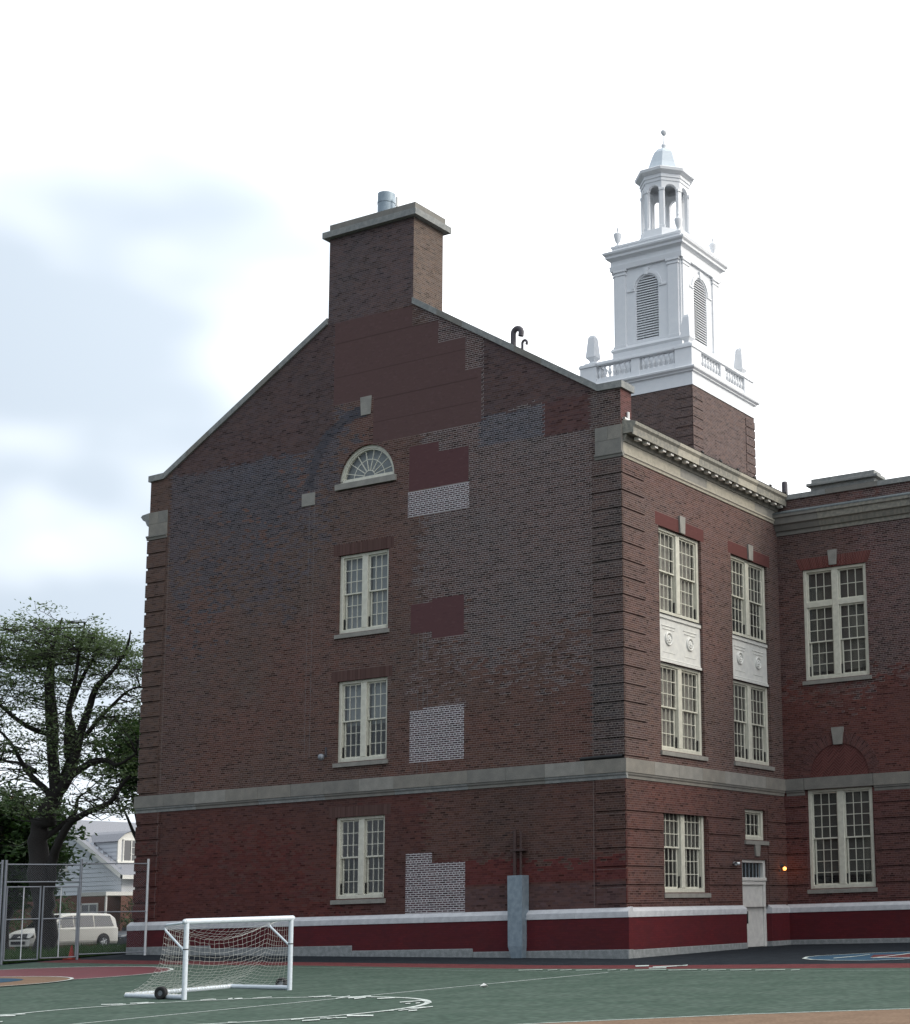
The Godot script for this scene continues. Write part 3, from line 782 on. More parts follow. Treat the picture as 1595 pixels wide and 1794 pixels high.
	obj("bed_moulding", bed, M.corona, b, TR)
	for k in 21:                                     # small blocks under the corona
		obj("modillion", bxm(0.18, 0.10, 0.16), M.modillion, b, TR * at(0.55 + k * 0.487, 14.41, 0.27))
	# left flank, only its cornice end shows past the corner
	var lw = MB.new(); lw.quad(Vector3(-30, -1.5, 0), Vector3(0, -1.5, 0), Vector3(0, 14.9, 0), Vector3(-30, 14.9, 0))
	obj("left_wall", lw, M.tower_brick, b, TL)
	blocks("corona_stone", b, TL, -30, -0.25, 6, [Vector2(-0.1, 14.95), Vector2(0.66, 14.86), Vector2(0.74, 14.8), Vector2(0.62, 14.66), Vector2(0.5, 14.6), Vector2(0.42, 14.45), Vector2(0.3, 14.36), Vector2(0.06, 14.32), Vector2(-0.1, 14.32)], [M.coping])
	rustic(b, TL, M.tower_brick, [[-1.0, 0.0]], 0.31, 13.77)
	# roof, back and inner floors
	var rf = MB.new()
	rf.quad(Vector3(-0.3, 15.0, -0.62), Vector3(-0.3, 15.0, -34), Vector3(-9.92, 20.7, -34), Vector3(-9.92, 20.7, -0.62))
	rf.quad(Vector3(-9.92, 20.7, -0.62), Vector3(-9.92, 20.7, -34), Vector3(-19.7, 15.0, -34), Vector3(-19.7, 15.0, -0.62))
	rf.quad(Vector3(0.3, 14.98, -0.5), Vector3(0.3, 14.98, -34), Vector3(-0.31, 15.0, -34), Vector3(-0.31, 15.0, -0.5))
	obj("roof", rf, M.roof, b)
	var bk = MB.new()
	bk.quad(Vector3(0, -1.5, -34), Vector3(-GW, -1.5, -34), Vector3(-GW, 14.9, -34), Vector3(0, 14.9, -34))
	bk.sheet(PackedVector2Array([Vector2(-0.3, 14.9), Vector2(-19.7, 14.9), Vector2(-9.92, 20.7)]), -33.99)
	bk.quad(Vector3(0, -1.5, -DEP - 0.4), Vector3(0, -1.5, -34), Vector3(0, 14.9, -34), Vector3(0, 14.9, -DEP - 0.4))
	obj("back_wall", bk, M.tower_brick, b)
	for y in [-1.0, 4.3, 8.6, 13.2]:
		var fl = MB.new(); fl.box(-GW + 0.4, -0.4, y - 0.15, y + 0.15, -33.8, -0.4)
		obj("floor_slab", fl, M.dark_room, b)
	var iw = MB.new(); iw.box(-GW + 0.4, -0.4, -1, 13, -7.2, -7.0); iw.box(-7.2, -7.0, -1, 13, -7, -0.4)
	obj("inner_wall", iw, M.dark_room, b)
	# chimney, flush with the gable wall
	var ch = MB.new()
	ch.quad(Vector3(-11.76, 20.3, 0.001), Vector3(-8.08, 20.3, 0.001), Vector3(-8.08, 23.55, 0.001), Vector3(-11.76, 23.55, 0.001))
	ch.quad(Vector3(-8.08, 19.6, -1.55), Vector3(-11.76, 19.6, -1.55), Vector3(-11.76, 23.55, -1.55), Vector3(-8.08, 23.55, -1.55))
	var chim = obj("chimney", ch, M.stack, b)
	var cs = MB.new()
	cs.quad(Vector3(-8.08, 19.6, 0), Vector3(-8.08, 19.6, -1.55), Vector3(-8.08, 23.55, -1.55), Vector3(-8.08, 23.55, 0))
	obj("chimney_side", cs, M.stack_side, chim)
	cs = MB.new(); cs.quad(Vector3(-11.76, 19.6, -1.55), Vector3(-11.76, 19.6, 0), Vector3(-11.76, 23.55, 0), Vector3(-11.76, 23.55, -1.55))
	obj("chimney_side", cs, M.stack_side, chim)
	var cc = MB.new()
	cc.box(-11.95, -7.87, 23.42, 23.64, -1.74, 0.18)
	obj("cap_lower", cc, M.coping, chim)
	cc = MB.new(); cc.box(-11.74, -8.0, 23.64, 23.92, -1.58, 0.04)
	obj("cap_upper", cc, M.stone3, chim)
	cc = MB.new(); cc.lathe([Vector2(0.30, 23.9), Vector2(0.30, 24.86), Vector2(0.28, 24.87), Vector2(0.0, 24.8)], 20, Vector3(-9.79, 0, -0.6))
	cc.lathe([Vector2(0.315, 24.5), Vector2(0.315, 24.54)], 20, Vector3(-9.79, 0, -0.6))
	obj("flue_pipe", cc, M.galv, chim)
	cc = MB.new(); cc.lathe([Vector2(0.05, 23.9), Vector2(0.05, 24.65), Vector2(0.0, 24.66)], 8, Vector3(-9.32, 0, -0.6))
	obj("flue_pipe", cc, M.pvc, chim)
	# pipes on the roof
	vent(b, Vector3(-4.72, 17.3, -1.0), 1.78, 0.095, 0.16)
	vent(b, Vector3(-4.36, 17.1, -1.0), 1.52, 0.045, 0.09)
	var rp = MB.new(); rp.lathe([Vector2(0.11, 14.9), Vector2(0.11, 15.5), Vector2(0.09, 15.56), Vector2(0, 15.58)], 12, Vector3(0.05, 0, -11.2))
	obj("roof_pipe", rp, M.vent, b)
	var el = MB.new()
	el.tube([Vector3(0.05, 15.25, -0.35), Vector3(0.05, 15.05, -0.35), Vector3(0.06, 14.95, -0.4)], 0.05, 0.05, 8)
	el.tube([Vector3(0.06, 15.0, -0.08), Vector3(0.06, 14.97, -0.4)], 0.05, 0.05, 8)
	obj("drain_elbow", el, M.pvc, b)
	# cables on little posts along the cornice
	for k in 7:
		var z = -4.9 - k * 1.25
		var p = MB.new(); p.tube([Vector3(0.12, 14.85, z), Vector3(0.12, 15.16, z)], 0.022, 0.022, 6); p.tube([Vector3(0.12, 15.12, z - 0.07), Vector3(0.12, 15.12, z + 0.07)], 0.03, 0.03, 6)
		obj("cable_post", p, M.black, b)
	for y in [15.05, 15.13]:
		var p = MB.new(); p.tube([Vector3(0.12, y, -4.2), Vector3(0.12, y, -13.0)], 0.006, 0.006, 4)
		obj("cable", p, M.black, b)
	var dp = MB.new(); dp.tube([Vector3(-1.5, 4.65, 0.07), Vector3(-0.7, 4.66, 0.08), Vector3(-0.02, 4.655, 0.07)], 0.055, 0.055, 8)
	obj("cable_conduit", dp, M.black, b)

func vent(parent: Node, p: Vector3, h: float, r: float, bend: float) -> void:
	var m = MB.new()
	var pts = [p, p + Vector3(0, h * 0.5, 0), p + Vector3(0, h - bend, 0)]
	for k in range(1, 9):
		var a = PI - PI * 1.1 * k / 8.0
		pts.append(p + Vector3(bend + cos(a) * bend, h - bend + sin(a) * bend, 0))
	pts.append(pts[-1] + Vector3(-0.01, -bend * 0.5, 0))
	m.tube(pts, r, r, 10)
	obj("vent_pipe", m, M.vent, parent)

func fan_window(b: Node, c: Vector2, r: float) -> void:
	var win = node("fan_window", b, at(c.x, c.y, -0.12))
	var fr = MB.new()
	var n = 24
	for k in n:
		var a0 = PI * k / n; var a1 = PI * (k + 1) / n
		for q in [[r, r - 0.10, 0.03, -0.1], [r - 0.10, r - 0.15, 0.0, -0.1]]:
			var o0 = Vector3(cos(a0) * q[0], sin(a0) * q[0], q[2]); var o1 = Vector3(cos(a1) * q[0], sin(a1) * q[0], q[2])
			var i0 = Vector3(cos(a0) * q[1], sin(a0) * q[1], q[2]); var i1 = Vector3(cos(a1) * q[1], sin(a1) * q[1], q[2])
			fr.quad(i0, o0, o1, i1)
			fr.quad(i1, i1 + Vector3(0, 0, q[3]), i0 + Vector3(0, 0, q[3]), i0)
	fr.bev(-r, r, -0.02, 0.13, -0.1, 0.03, 0.01)
	obj("frame", fr, M.cream, win)
	var mu = MB.new()
	var ri = r - 0.15
	for k in range(1, 9):
		var a = PI * k / 9.0
		var d = Vector3(cos(a), sin(a), 0); var s = Vector3(-sin(a), cos(a), 0) * 0.013
		var p = d * 0.24 + Vector3(0, 0.1, 0); var q = d * (ri + 0.01)
		mu.quad(p + s, p - s, q - s, q + s)
		mu.quad(p - s, p - s + Vector3(0, 0, -0.03), q - s + Vector3(0, 0, -0.03), q - s)
		mu.quad(p + s + Vector3(0, 0, -0.03), p + s, q + s, q + s + Vector3(0, 0, -0.03))
	for rad in [0.24, 0.66]:
		for k in 16:
			var a0 = PI * k / 16.0; var a1 = PI * (k + 1) / 16.0
			var o = Vector3(0, 0.1 if rad < 0.5 else 0.06, 0.002)
			mu.quad(o + Vector3(cos(a0), sin(a0), 0) * (rad - 0.014), o + Vector3(cos(a0), sin(a0), 0) * (rad + 0.014), o + Vector3(cos(a1), sin(a1), 0) * (rad + 0.014), o + Vector3(cos(a1), sin(a1), 0) * (rad - 0.014))
	obj("muntin_fan", mu, M.cream, win, at(0, 0, -0.04))
	for k in 9:                                      # nine wedge lights, each an inner and an outer pane
		var a0 = PI * k / 9.0; var a1 = PI * (k + 1) / 9.0
		for q in [[0.0, 0.66], [0.66, ri]]:
			var g = MB.new()
			for j in 3:
				var b0 = lerpf(a0, a1, j / 3.0); var b1 = lerpf(a0, a1, (j + 1) / 3.0)
				var f = func(a: float, rr: float) -> Vector3: return Vector3(cos(a) * rr, maxf(sin(a) * rr, 0.0) + 0.08 * (1.0 - rr / ri), 0)
				g.quad(f.call(b0, q[0]), f.call(b0, q[1]), f.call(b1, q[1]), f.call(b1, q[0]))
			obj("pane", g, M.glass, win, at(0, 0, -0.06))
	var bl = MB.new()
	var pl = PackedVector2Array()
	for k in 17: pl.append(Vector2(cos(PI * k / 16.0), sin(PI * k / 16.0)) * (r - 0.05))
	bl.sheet(pl, -0.2)
	obj("roller_blind", bl, M.blind_grey, win)
	var sm = MB.new(); sm.sweep([Vector2(-0.1, 0.0), Vector2(0.2, -0.03), Vector2(0.2, -0.23), Vector2(-0.1, -0.23)], -r - 0.1, r + 0.1)
	obj("sill", sm, M.stone2, win)

func spandrel(b: Node, a0: float, a1: float, y0: float, y1: float) -> void:
	var p = node("spandrel_panel", b, TR * at((a0 + a1) / 2, y0, -0.1))
	var w = a1 - a0; var h = y1 - y0
	var m = MB.new(); m.box(-w / 2, w / 2, 0, h, -0.1, 0.0)
	obj("panel_plate", m, M.panel, p)
	m = MB.new(); m.bev(-w / 2, w / 2, h - 0.14, h - 0.005, -0.02, 0.05, 0.012); m.bev(-w / 2, w / 2, 0.01, 0.10, -0.02, 0.06, 0.012); m.bev(-w / 2, w / 2, 0.12, 0.16, -0.02, 0.02, 0.008)
	obj("panel_moulding", m, M.panel, p)
	for s in [-1, 1]:
		var e = MB.new(); e.bev(s * w * 0.247 - 0.42, s * w * 0.247 + 0.42, 1.17, 1.195, -0.01, 0.02, 0.006); e.bev(s * w * 0.247 - 0.36, s * w * 0.247 + 0.36, 1.07, 1.095, -0.01, 0.02, 0.006); e.bev(s * w * 0.247 - 0.36, s * w * 0.247 + 0.36, 0.34, 0.355, -0.01, 0.012, 0.004)
		obj("panel_fillet", e, M.panel, p)
		var r = MB.new()
		var ring = []
		for k in 25: ring.append(Vector3(cos(TAU * k / 24.0) * 0.19, sin(TAU * k / 24.0) * 0.19, 0.015))
		r.tube(ring, 0.04, 0.04, 8)
		for k in 9:
			var a = TAU * k / 9.0
			r.lathe([Vector2(0.045, -0.03), Vector2(0.035, 0.02), Vector2(0.0, 0.035)], 8, Vector3(cos(a) * 0.09, sin(a) * 0.09, 0.01))
		r.lathe([Vector2(0.05, -0.04), Vector2(0.045, 0.03), Vector2(0.0, 0.05)], 10, Vector3(0, 0, 0.02))
		obj("rosette", r, M.panel, p, at(s * w * 0.247, 0.79, 0.0))

func door(b: Node) -> void:
	var d = node("door", b, TR * at(8.11, -1.12, -0.12))
	var f = MB.new()
	f.bev(-0.91, -0.76, 0, 2.9, -0.15, 0.05, 0.01); f.bev(0.76, 0.91, 0, 2.9, -0.15, 0.05, 0.01); f.bev(-0.76, 0.76, 2.78, 2.9, -0.15, 0.05, 0.01)
	f.bev(-0.91, 0.91, 2.17, 2.29, -0.15, 0.10, 0.02); f.bev(-0.91, 0.91, 2.05, 2.168, -0.15, 0.065, 0.01)
	obj("frame", f, M.door, d)
	f = MB.new(); f.bev(-0.76, 0.76, 0.01, 2.05, -0.1, -0.01, 0.01)
	obj("leaf", f, M.door, d)
	f = MB.new(); f.box(-0.5, -0.44, 0.78, 1.18, 0.03, 0.06); f.box(-0.5, -0.44, 0.8, 0.84, -0.01, 0.03); f.box(-0.5, -0.44, 1.12, 1.16, -0.01, 0.03)
	obj("handle", f, M.black, d)
	f = MB.new(); f.quad(Vector3(-0.76, 2.29, -0.06), Vector3(0.76, 2.29, -0.06), Vector3(0.76, 2.78, -0.06), Vector3(-0.76, 2.78, -0.06))
	obj("transom_pane", f, M.glass, d)
	for k in 6:
		obj("transom_bar", bxm(0.03, 0.5, 0.03), M.galv, d, at(-0.64 + k * 0.256, 2.535, -0.03))

# ---------------------------------------------------------------- the wing running right
func wing() -> void:
	var b = node("school_wing")
	tag(b, "lower flat-roofed brick school wing joining at the right of the gabled building", "building")
	var ww = [[0.95, 3.42, 8.02, 12.0], [0.88, 3.34, 0.76, 4.17], [7.4, 9.87, 8.02, 12.0], [7.4, 9.87, 0.76, 4.17]]
	obj("front_wall", wall_face(0, 44.0, 0.2, 14.66, ww, 0.35), M.wing, b, TW)
	for q in [0.0, 6.46]:
		window(b, TW, 0.95 + q, 3.42 + q, 8.02, 12.0, {"cols": 3, "rows": 3, "top": 2, "blind": M.blind_dim, "drop": 0.95, "rec": 0.1, "stop_right": false})
		window(b, TW, 0.88 + q, 3.34 + q, 0.76, 4.17, {"cols": 3, "rows": 4, "blind": M.blind_dim, "drop": 0.9, "rec": 0.08, "stop_right": false})
		keystone(b, TW, 2.18 + q, 12.06, 12.6, 0.27, 0.36)
		blind_arch(b, 2.15 + q)
	rustic(b, TW, M.wing, [[0.0, 0.84, 0.3, 4.0], [3.4, 7.36, 0.3, 4.0], [9.9, 44.0, 0.3, 4.0]], 0.31, 3.99, "rustic_band")
	for q in [[0.1, 0.80, 1], [0.82, 3.42, 1], [3.44, 7.36, 3], [7.38, 9.88, 1], [9.9, 44.0, 20]]:
		blocks("belt_stone", b, TW, q[0], q[1], q[2], BELT, [M.stone, M.stone3, M.stone2])
		if q[1] - q[0] != 2.6 and q[0] != 0.82 and q[0] != 7.38: blocks("belt_moulding", b, TW, q[0], q[1], 1, BELT_MOULD, [M.stone3])
	plinth(b, TW, 0.0, 44.0, [[0.0, 44.0, -0.95]])
	blocks("cornice_stone", b, TW, 0.0, 44.0, 25, [Vector2(-0.1, 14.3), Vector2(0.0, 14.27), Vector2(0.36, 14.12), Vector2(0.36, 13.98), Vector2(0.30, 13.95), Vector2(0.28, 13.74), Vector2(0.20, 13.70), Vector2(0.12, 13.52), Vector2(0.05, 13.5), Vector2(0.04, 13.36), Vector2(-0.1, 13.36)], [M.corona, M.stone3, M.corona])
	var ld = MB.new(); ld.sweep([Vector2(-0.05, 14.31), Vector2(0.0, 14.285), Vector2(0.375, 14.13), Vector2(0.375, 14.09), Vector2(0.35, 14.09)], 0.0, 44.0)
	obj("cornice_flashing", ld, M.lead, b, TW)
	blocks("coping_stone", b, TW, 0.0, 44.0, 22, [Vector2(-0.45, 14.84), Vector2(0.06, 14.84), Vector2(0.06, 14.66), Vector2(-0.45, 14.66)], [M.coping, M.stone3])
	# raised stone tablet in the middle of the parapet
	for q in [[1.42, 3.9, 14.84, 15.0, 0.03], [1.3, 4.06, 15.0, 15.10, 0.16], [1.45, 3.9, 15.10, 15.27, 0.04]]:
		var m = MB.new(); m.bev(q[0], q[1], q[2] + 0.002, q[3], -0.6, q[4], 0.01)
		obj("parapet_tablet", m, M.coping, b, TW)
	var rf = MB.new(); rf.quad(Vector3(0, 14.4, -DEP - 0.4), Vector3(44, 14.4, -DEP - 0.4), Vector3(44, 14.4, -26), Vector3(0, 14.4, -26))
	rf.quad(Vector3(0, 14.4, -DEP - 0.45), Vector3(44, 14.4, -DEP - 0.45), Vector3(44, 14.8, -DEP - 0.45), Vector3(0, 14.8, -DEP - 0.45))
	obj("roof", rf, M.roof, b)
	var bk = MB.new()
	bk.quad(Vector3(44, -1.6, -DEP), Vector3(44, -1.6, -26), Vector3(44, 14.66, -26), Vector3(44, 14.66, -DEP))
	bk.quad(Vector3(44, -1.6, -26), Vector3(0, -1.6, -26), Vector3(0, 14.66, -26), Vector3(44, 14.66, -26))
	obj("back_wall", bk, M.tower_brick, b)
	for y in [-1.0, 4.3, 8.0, 13.0]:
		var fl = MB.new(); fl.box(0.4, 43.6, y - 0.15, y + 0.15, -25.8, -DEP - 0.45)
		obj("floor_slab", fl, M.dark_room, b)
	var iw = MB.new(); iw.box(0.4, 43.6, -1, 13, -17.2, -17.0)
	obj("inner_wall", iw, M.dark_room, b)

func blind_arch(b: Node, ac: float) -> void:
	var a = node("blind_arch", b, TW * at(ac, 4.60, 0))
	var ring = MB.new()
	var n = 28
	for k in n:
		var a0 = PI * k / n; var a1 = PI * (k + 1) / n
		var p = func(t: float, r: float, z: float) -> Vector3: return Vector3(cos(t) * r, sin(t) * r, z)
		var u0 = k * 0.19; var u1 = (k + 1) * 0.19
		ring.quad(p.call(a0, 1.12, 0.035), p.call(a0, 1.52, 0.035), p.call(a1, 1.52, 0.035), p.call(a1, 1.12, 0.035), [Vector2(0, u0), Vector2(0.4, u0), Vector2(0.4, u1), Vector2(0, u1)])
		ring.quad(p.call(a1, 1.12, 0.035), p.call(a1, 1.12, 0.006), p.call(a0, 1.12, 0.006), p.call(a0, 1.12, 0.035))
		ring.quad(p.call(a0, 1.52, 0.035), p.call(a0, 1.52, -0.01), p.call(a1, 1.52, -0.01), p.call(a1, 1.52, 0.035))
	obj("arch_ring", ring, M.ring, a)
	var tm = MB.new(); var pl = PackedVector2Array()
	for k in 25: pl.append(Vector2(cos(PI * k / 24.0), sin(PI * k / 24.0)) * 1.12)
	tm.sheet(pl, 0.005)
	obj("tympanum", tm, M.herring, a)
	var m = MB.new()
	m.prism(PackedVector2Array([Vector2(-0.16, 1.08), Vector2(0.16, 1.08), Vector2(0.23, 1.68), Vector2(-0.23, 1.68)]), -0.05, 0.10)
	obj("keystone", m, M.stone2, a)

# ---------------------------------------------------------------- bell tower
func tower() -> void:
	var b = node("bell_tower")
	tag(b, "white wooden bell tower with louvres and lantern on a square brick base", "tower")
	var S = 2.84
	var cx = -9.75; var cz = -19.68
	var T4 = []                                     # front, right, back, left faces of a square tier
	for k in 4: T4.append(Transform3D(Basis(Vector3.UP, PI / 2 * k), Vector3(cx, 0, cz)))
	for k in 4:
		var m = MB.new(); m.quad(Vector3(-S, 13.5, S), Vector3(S, 13.5, S), Vector3(S, 22.2, S), Vector3(-S, 22.2, S))
		obj("brick_shaft", m, M.tower_brick, b, T4[k])
		for j in 14:
			for s in [-1, 1]:
				var y = 22.2 - 0.19 - j * 0.42
				var q = MB.new(); q.bev(minf(s * S, s * (S - 0.85)) - (0.03 if s < 0 else 0.0), maxf(s * S, s * (S - 0.85)), y - 0.35, y, S - 0.02, S + 0.03, 0.005)
				obj("quoin", q, M.tower_brick, b, T4[k])
	# frieze, cornice
	ring4(b, T4, "frieze_board", [Vector2(S + 0.03, 22.79), Vector2(S + 0.03, 22.2)], M.white)
	ring4(b, T4, "terrace_cornice", [Vector2(S - 0.4, 23.02), Vector2(S + 0.20, 23.01), Vector2(S + 0.24, 22.97), Vector2(S + 0.22, 22.90), Vector2(S + 0.12, 22.84), Vector2(S + 0.12, 22.80), Vector2(S + 0.03, 22.76)], M.white)
	var dk = MB.new(); dk.quad(Vector3(cx - S, 23.01, cz + S), Vector3(cx + S, 23.01, cz + S), Vector3(cx + S, 23.01, cz - S), Vector3(cx - S, 23.01, cz - S))
	obj("terrace_deck", dk, M.lead, b)
	# balustrade
	var bal = MB.new()
	bal.lathe([Vector2(0.05, 0), Vector2(0.05, 0.05), Vector2(0.035, 0.07), Vector2(0.085, 0.18), Vector2(0.09, 0.24), Vector2(0.045, 0.38), Vector2(0.03, 0.46), Vector2(0.05, 0.49), Vector2(0.05, 0.54)], 10)
	var bm = bal.mesh()
	for sx in [-1, 1]:
		for sz in [-1, 1]: obj("corner_pedestal", bxm(0.84, 0.9, 0.84), M.white, b, at(cx + sx * (S - 0.42), 23.45, cz + sz * (S - 0.42)))
	for k in 4:
		var mp = MB.new(); mp.bev(-0.21, 0.21, 23.0, 23.9, S - 0.26, S - 0.02, 0.01)
		obj("mid_pedestal", mp, M.white, b, T4[k])
		var rl = MB.new()
		rl.bev(-S + 0.84, S - 0.84, 23.9, 24.0, S - 0.3, S + 0.05, 0.015); rl.bev(-S + 0.84, S - 0.84, 24.0, 24.06, S - 0.27, S + 0.02, 0.01)
		obj("top_rail", rl, M.white, b, T4[k])
		var br = MB.new(); br.bev(-S + 0.84, S - 0.84, 23.0, 23.32, S - 0.24, S - 0.04, 0.01)
		obj("bottom_rail", br, M.white, b, T4[k])
		for s in [-1, 1]:
			for j in 7:
				obj("baluster", bm, M.white, b, T4[k] * at(s * (0.36 + j * 0.252), 23.33, S - 0.14))
	for sx in [-1, 1]:
		for sz in [-1, 1]:
			var cp = MB.new(); cp.box(-0.47, 0.47, 23.902, 24.0, -0.47, 0.47); cp.box(-0.43, 0.43, 24.0, 24.06, -0.43, 0.43)
			obj("pedestal_cap", cp, M.white, b, at(cx + sx * (S - 0.42), 0, cz + sz * (S - 0.42)))
	var ob = MB.new()
	ob.lathe([Vector2(0.40, 24.06), Vector2(0.40, 24.16), Vector2(0.22, 24.2), Vector2(0.15, 24.27), Vector2(0.17, 24.32), Vector2(0.34, 24.46), Vector2(0.22, 25.38), Vector2(0.15, 25.5), Vector2(0.0, 25.54)], 4, Vector3.ZERO, PI / 4, false)
	var om = ob.mesh()
	for sx in [-1, 1]:
		for sz in [-1, 1]: obj("obelisk", om, M.white, b, Transform3D(Basis.IDENTITY.scaled(Vector3(1.0, 1.0, 1.0)), Vector3(cx + sx * (S - 0.42), 0, cz + sz * (S - 0.42))))
	# belfry
	var bx = -9.56; var bz = -19.37; var w = 1.72
	var B4 = []
	for k in 4: B4.append(Transform3D(Basis(Vector3.UP, PI / 2 * k), Vector3(bx, 0, bz)))
	for k in 4:
		# wall with an arched opening
		var r = 0.575; var ya = 24.98; var ys = 27.4
		var pl = PackedVector2Array([Vector2(-w, 23.0), Vector2(w, 23.0), Vector2(w, 28.5), Vector2(-w, 28.5)])
		var m = MB.new()
		m.quad(Vector3(-w, 23.0, w), Vector3(w, 23.0, w), Vector3(w, ya, w), Vector3(-w, ya, w))
		var ap = PackedVector2Array([Vector2(-w, ya), Vector2(-r, ya)])
		var arc = PackedVector2Array()
		for j in 17:
			var a = PI - PI * j / 16.0
			arc.append(Vector2(cos(a) * r, ys + sin(a) * r))
		ap.append_array(arc)
		ap.append_array(PackedVector2Array([Vector2(r, ya), Vector2(w, ya), Vector2(w, 28.5), Vector2(-w, 28.5)]))
		m.sheet(ap, w)
		var outline = PackedVector2Array([Vector2(-r, ya)]); outline.append_array(arc); outline.append(Vector2(r, ya))
		for j in outline.size() - 1:
			m.quad(Vector3(outline[j].x, outline[j].y, w - 0.25), Vector3(outline[j].x, outline[j].y, w), Vector3(outline[j + 1].x, outline[j + 1].y, w), Vector3(outline[j + 1].x, outline[j + 1].y, w - 0.25))
		m.quad(Vector3(-r, ya, w), Vector3(r, ya, w), Vector3(r, ya, w - 0.25), Vector3(-r, ya, w - 0.25))
		obj("belfry_wall", m, M.white, b, B4[k])
		# louvres
		var lv = node("louvre", b, B4[k])
		var n = 25
		for j in n:
			var y = ya + 0.06 + j * (ys + r - ya - 0.06) / n
			var hw = r if y < ys else sqrt(maxf(0.0, r * r - (y - ys) * (y - ys)))
			if hw < 0.12: continue
			var s = MB.new()
			s.quad(Vector3(-hw, y - 0.005, w - 0.03), Vector3(hw, y - 0.005, w - 0.03), Vector3(hw, y + 0.085, w - 0.14), Vector3(-hw, y + 0.085, w - 0.14))
			s.quad(Vector3(-hw, y - 0.045, w - 0.03), Vector3(hw, y - 0.045, w - 0.03), Vector3(hw, y - 0.005, w - 0.03), Vector3(-hw, y - 0.005, w - 0.03))
			s.quad(Vector3(-hw, y + 0.065, w - 0.14), Vector3(hw, y + 0.065, w - 0.14), Vector3(hw, y - 0.045, w - 0.03), Vector3(-hw, y - 0.045, w - 0.03))
			obj("slat", s, M.white, lv)
		# arch moulding, imposts, keystone, pilasters
		var am = MB.new()
		for j in 16:
			var p = arc[j] - Vector2(0, ys); var q = arc[j + 1] - Vector2(0, ys)
			var f = func(v2: Vector2, sc: float, z: float) -> Vector3: return Vector3(v2.x * sc, v2.y * sc + ys, z)
			am.quad(f.call(p, 1.35, w + 0.05), f.call(p, 1.12, w + 0.05), f.call(q, 1.12, w + 0.05), f.call(q, 1.35, w + 0.05))
			am.quad(f.call(q, 1.35, w), f.call(p, 1.35, w), f.call(p, 1.35, w + 0.05), f.call(q, 1.35, w + 0.05))
			am.quad(f.call(p, 1.12, w), f.call(q, 1.12, w), f.call(q, 1.12, w + 0.05), f.call(p, 1.12, w + 0.05))
		obj("arch_moulding", am, M.white, b, B4[k])
		var kk = MB.new(); kk.prism(PackedVector2Array([Vector2(-0.08, ys + r), Vector2(0.08, ys + r), Vector2(0.13, ys + r + 0.34), Vector2(-0.13, ys + r + 0.34)]), w - 0.02, w + 0.09)
		obj("keystone", kk, M.white, b, B4[k])
		for s in [-1, 1]:
			var im = MB.new(); im.bev(s * 0.82 - 0.2, s * 0.82 + 0.2, ys - 0.07, ys + 0.03, w - 0.01, w + 0.05, 0.01)
			obj("impost", im, M.white, b, B4[k])
			var pm = MB.new()
			var pc: float = s * (w - 0.36)
			pm.bev(pc - 0.27, pc + 0.27, 24.95, 28.18, w - 0.01, w + 0.07, 0.012)
			pm.bev(pc - 0.31, pc + 0.31, 28.18, 28.27, w - 0.01, w + 0.10, 0.012); pm.bev(pc - 0.34, pc + 0.34, 28.34, 28.44, w - 0.01, w + 0.13, 0.012); pm.bev(pc - 0.28, pc + 0.28, 28.27, 28.34, w - 0.01, w + 0.08, 0.012)
			pm.bev(pc - 0.31, pc + 0.31, 24.80, 24.95, w - 0.01, w + 0.10, 0.012)
			obj("pilaster", pm, M.white, b, B4[k])
	ring4(b, B4, "belfry_base", [Vector2(w, 24.86), Vector2(w + 0.1, 24.80), Vector2(w + 0.13, 24.7), Vector2(w + 0.06, 24.6), Vector2(w + 0.06, 23.0)], M.white)
	ring4(b, B4, "entablature", [Vector2(w + 0.10, 29.02), Vector2(w + 0.10, 28.68), Vector2(w + 0.15, 28.66), Vector2(w + 0.14, 28.58), Vector2(w + 0.12, 28.44), Vector2(w - 0.1, 28.44)], M.white)
	ring4(b, B4, "belfry_cornice", [Vector2(w - 0.3, 29.36), Vector2(w + 0.33, 29.32), Vector2(w + 0.38, 29.28), Vector2(w + 0.36, 29.2), Vector2(w + 0.28, 29.12), Vector2(w + 0.27, 29.02), Vector2(w + 0.18, 28.98), Vector2(w + 0.10, 28.9)], M.white)
	ring4(b, B4, "attic", [Vector2(w - 0.9, 29.66), Vector2(w + 0.10, 29.64), Vector2(w + 0.10, 29.56), Vector2(w + 0.05, 29.54), Vector2(w + 0.05, 29.3)], M.white)
	var ad = MB.new(); ad.quad(Vector3(bx - w, 29.645, bz + w), Vector3(bx + w, 29.645, bz + w), Vector3(bx + w, 29.645, bz - w), Vector3(bx - w, 29.645, bz - w))
	obj("attic_deck", ad, M.white, b)
	var ur = MB.new()
	ur.lathe([Vector2(0.14, 29.65), Vector2(0.14, 29.72), Vector2(0.05, 29.78), Vector2(0.05, 29.84), Vector2(0.13, 29.98), Vector2(0.19, 30.25), Vector2(0.16, 30.32), Vector2(0.05, 30.36), Vector2(0.035, 30.44), Vector2(0.06, 30.5), Vector2(0.03, 30.6), Vector2(0.0, 30.64)], 14)
	var um = ur.mesh()
	for sx in [-1, 1]:
		for sz in [-1, 1]: obj("urn", um, M.white, b, at(bx + sx * (w - 0.14), 0, bz + sz * (w - 0.14)))
	# lantern
	var c = Vector3(bx, 0, bz)
	var ap8 = 1.02                                   # apothem
	var half = ap8 * tan(PI / 8)
	var base = MB.new()
	base.lathe([Vector2(1.36, 29.64), Vector2(1.30, 29.9), Vector2(1.24, 30.05), Vector2(1.2, 30.37), Vector2(0.0, 30.39)], 8, c, PI / 8, false)
	obj("lantern_base", base, M.white, b)
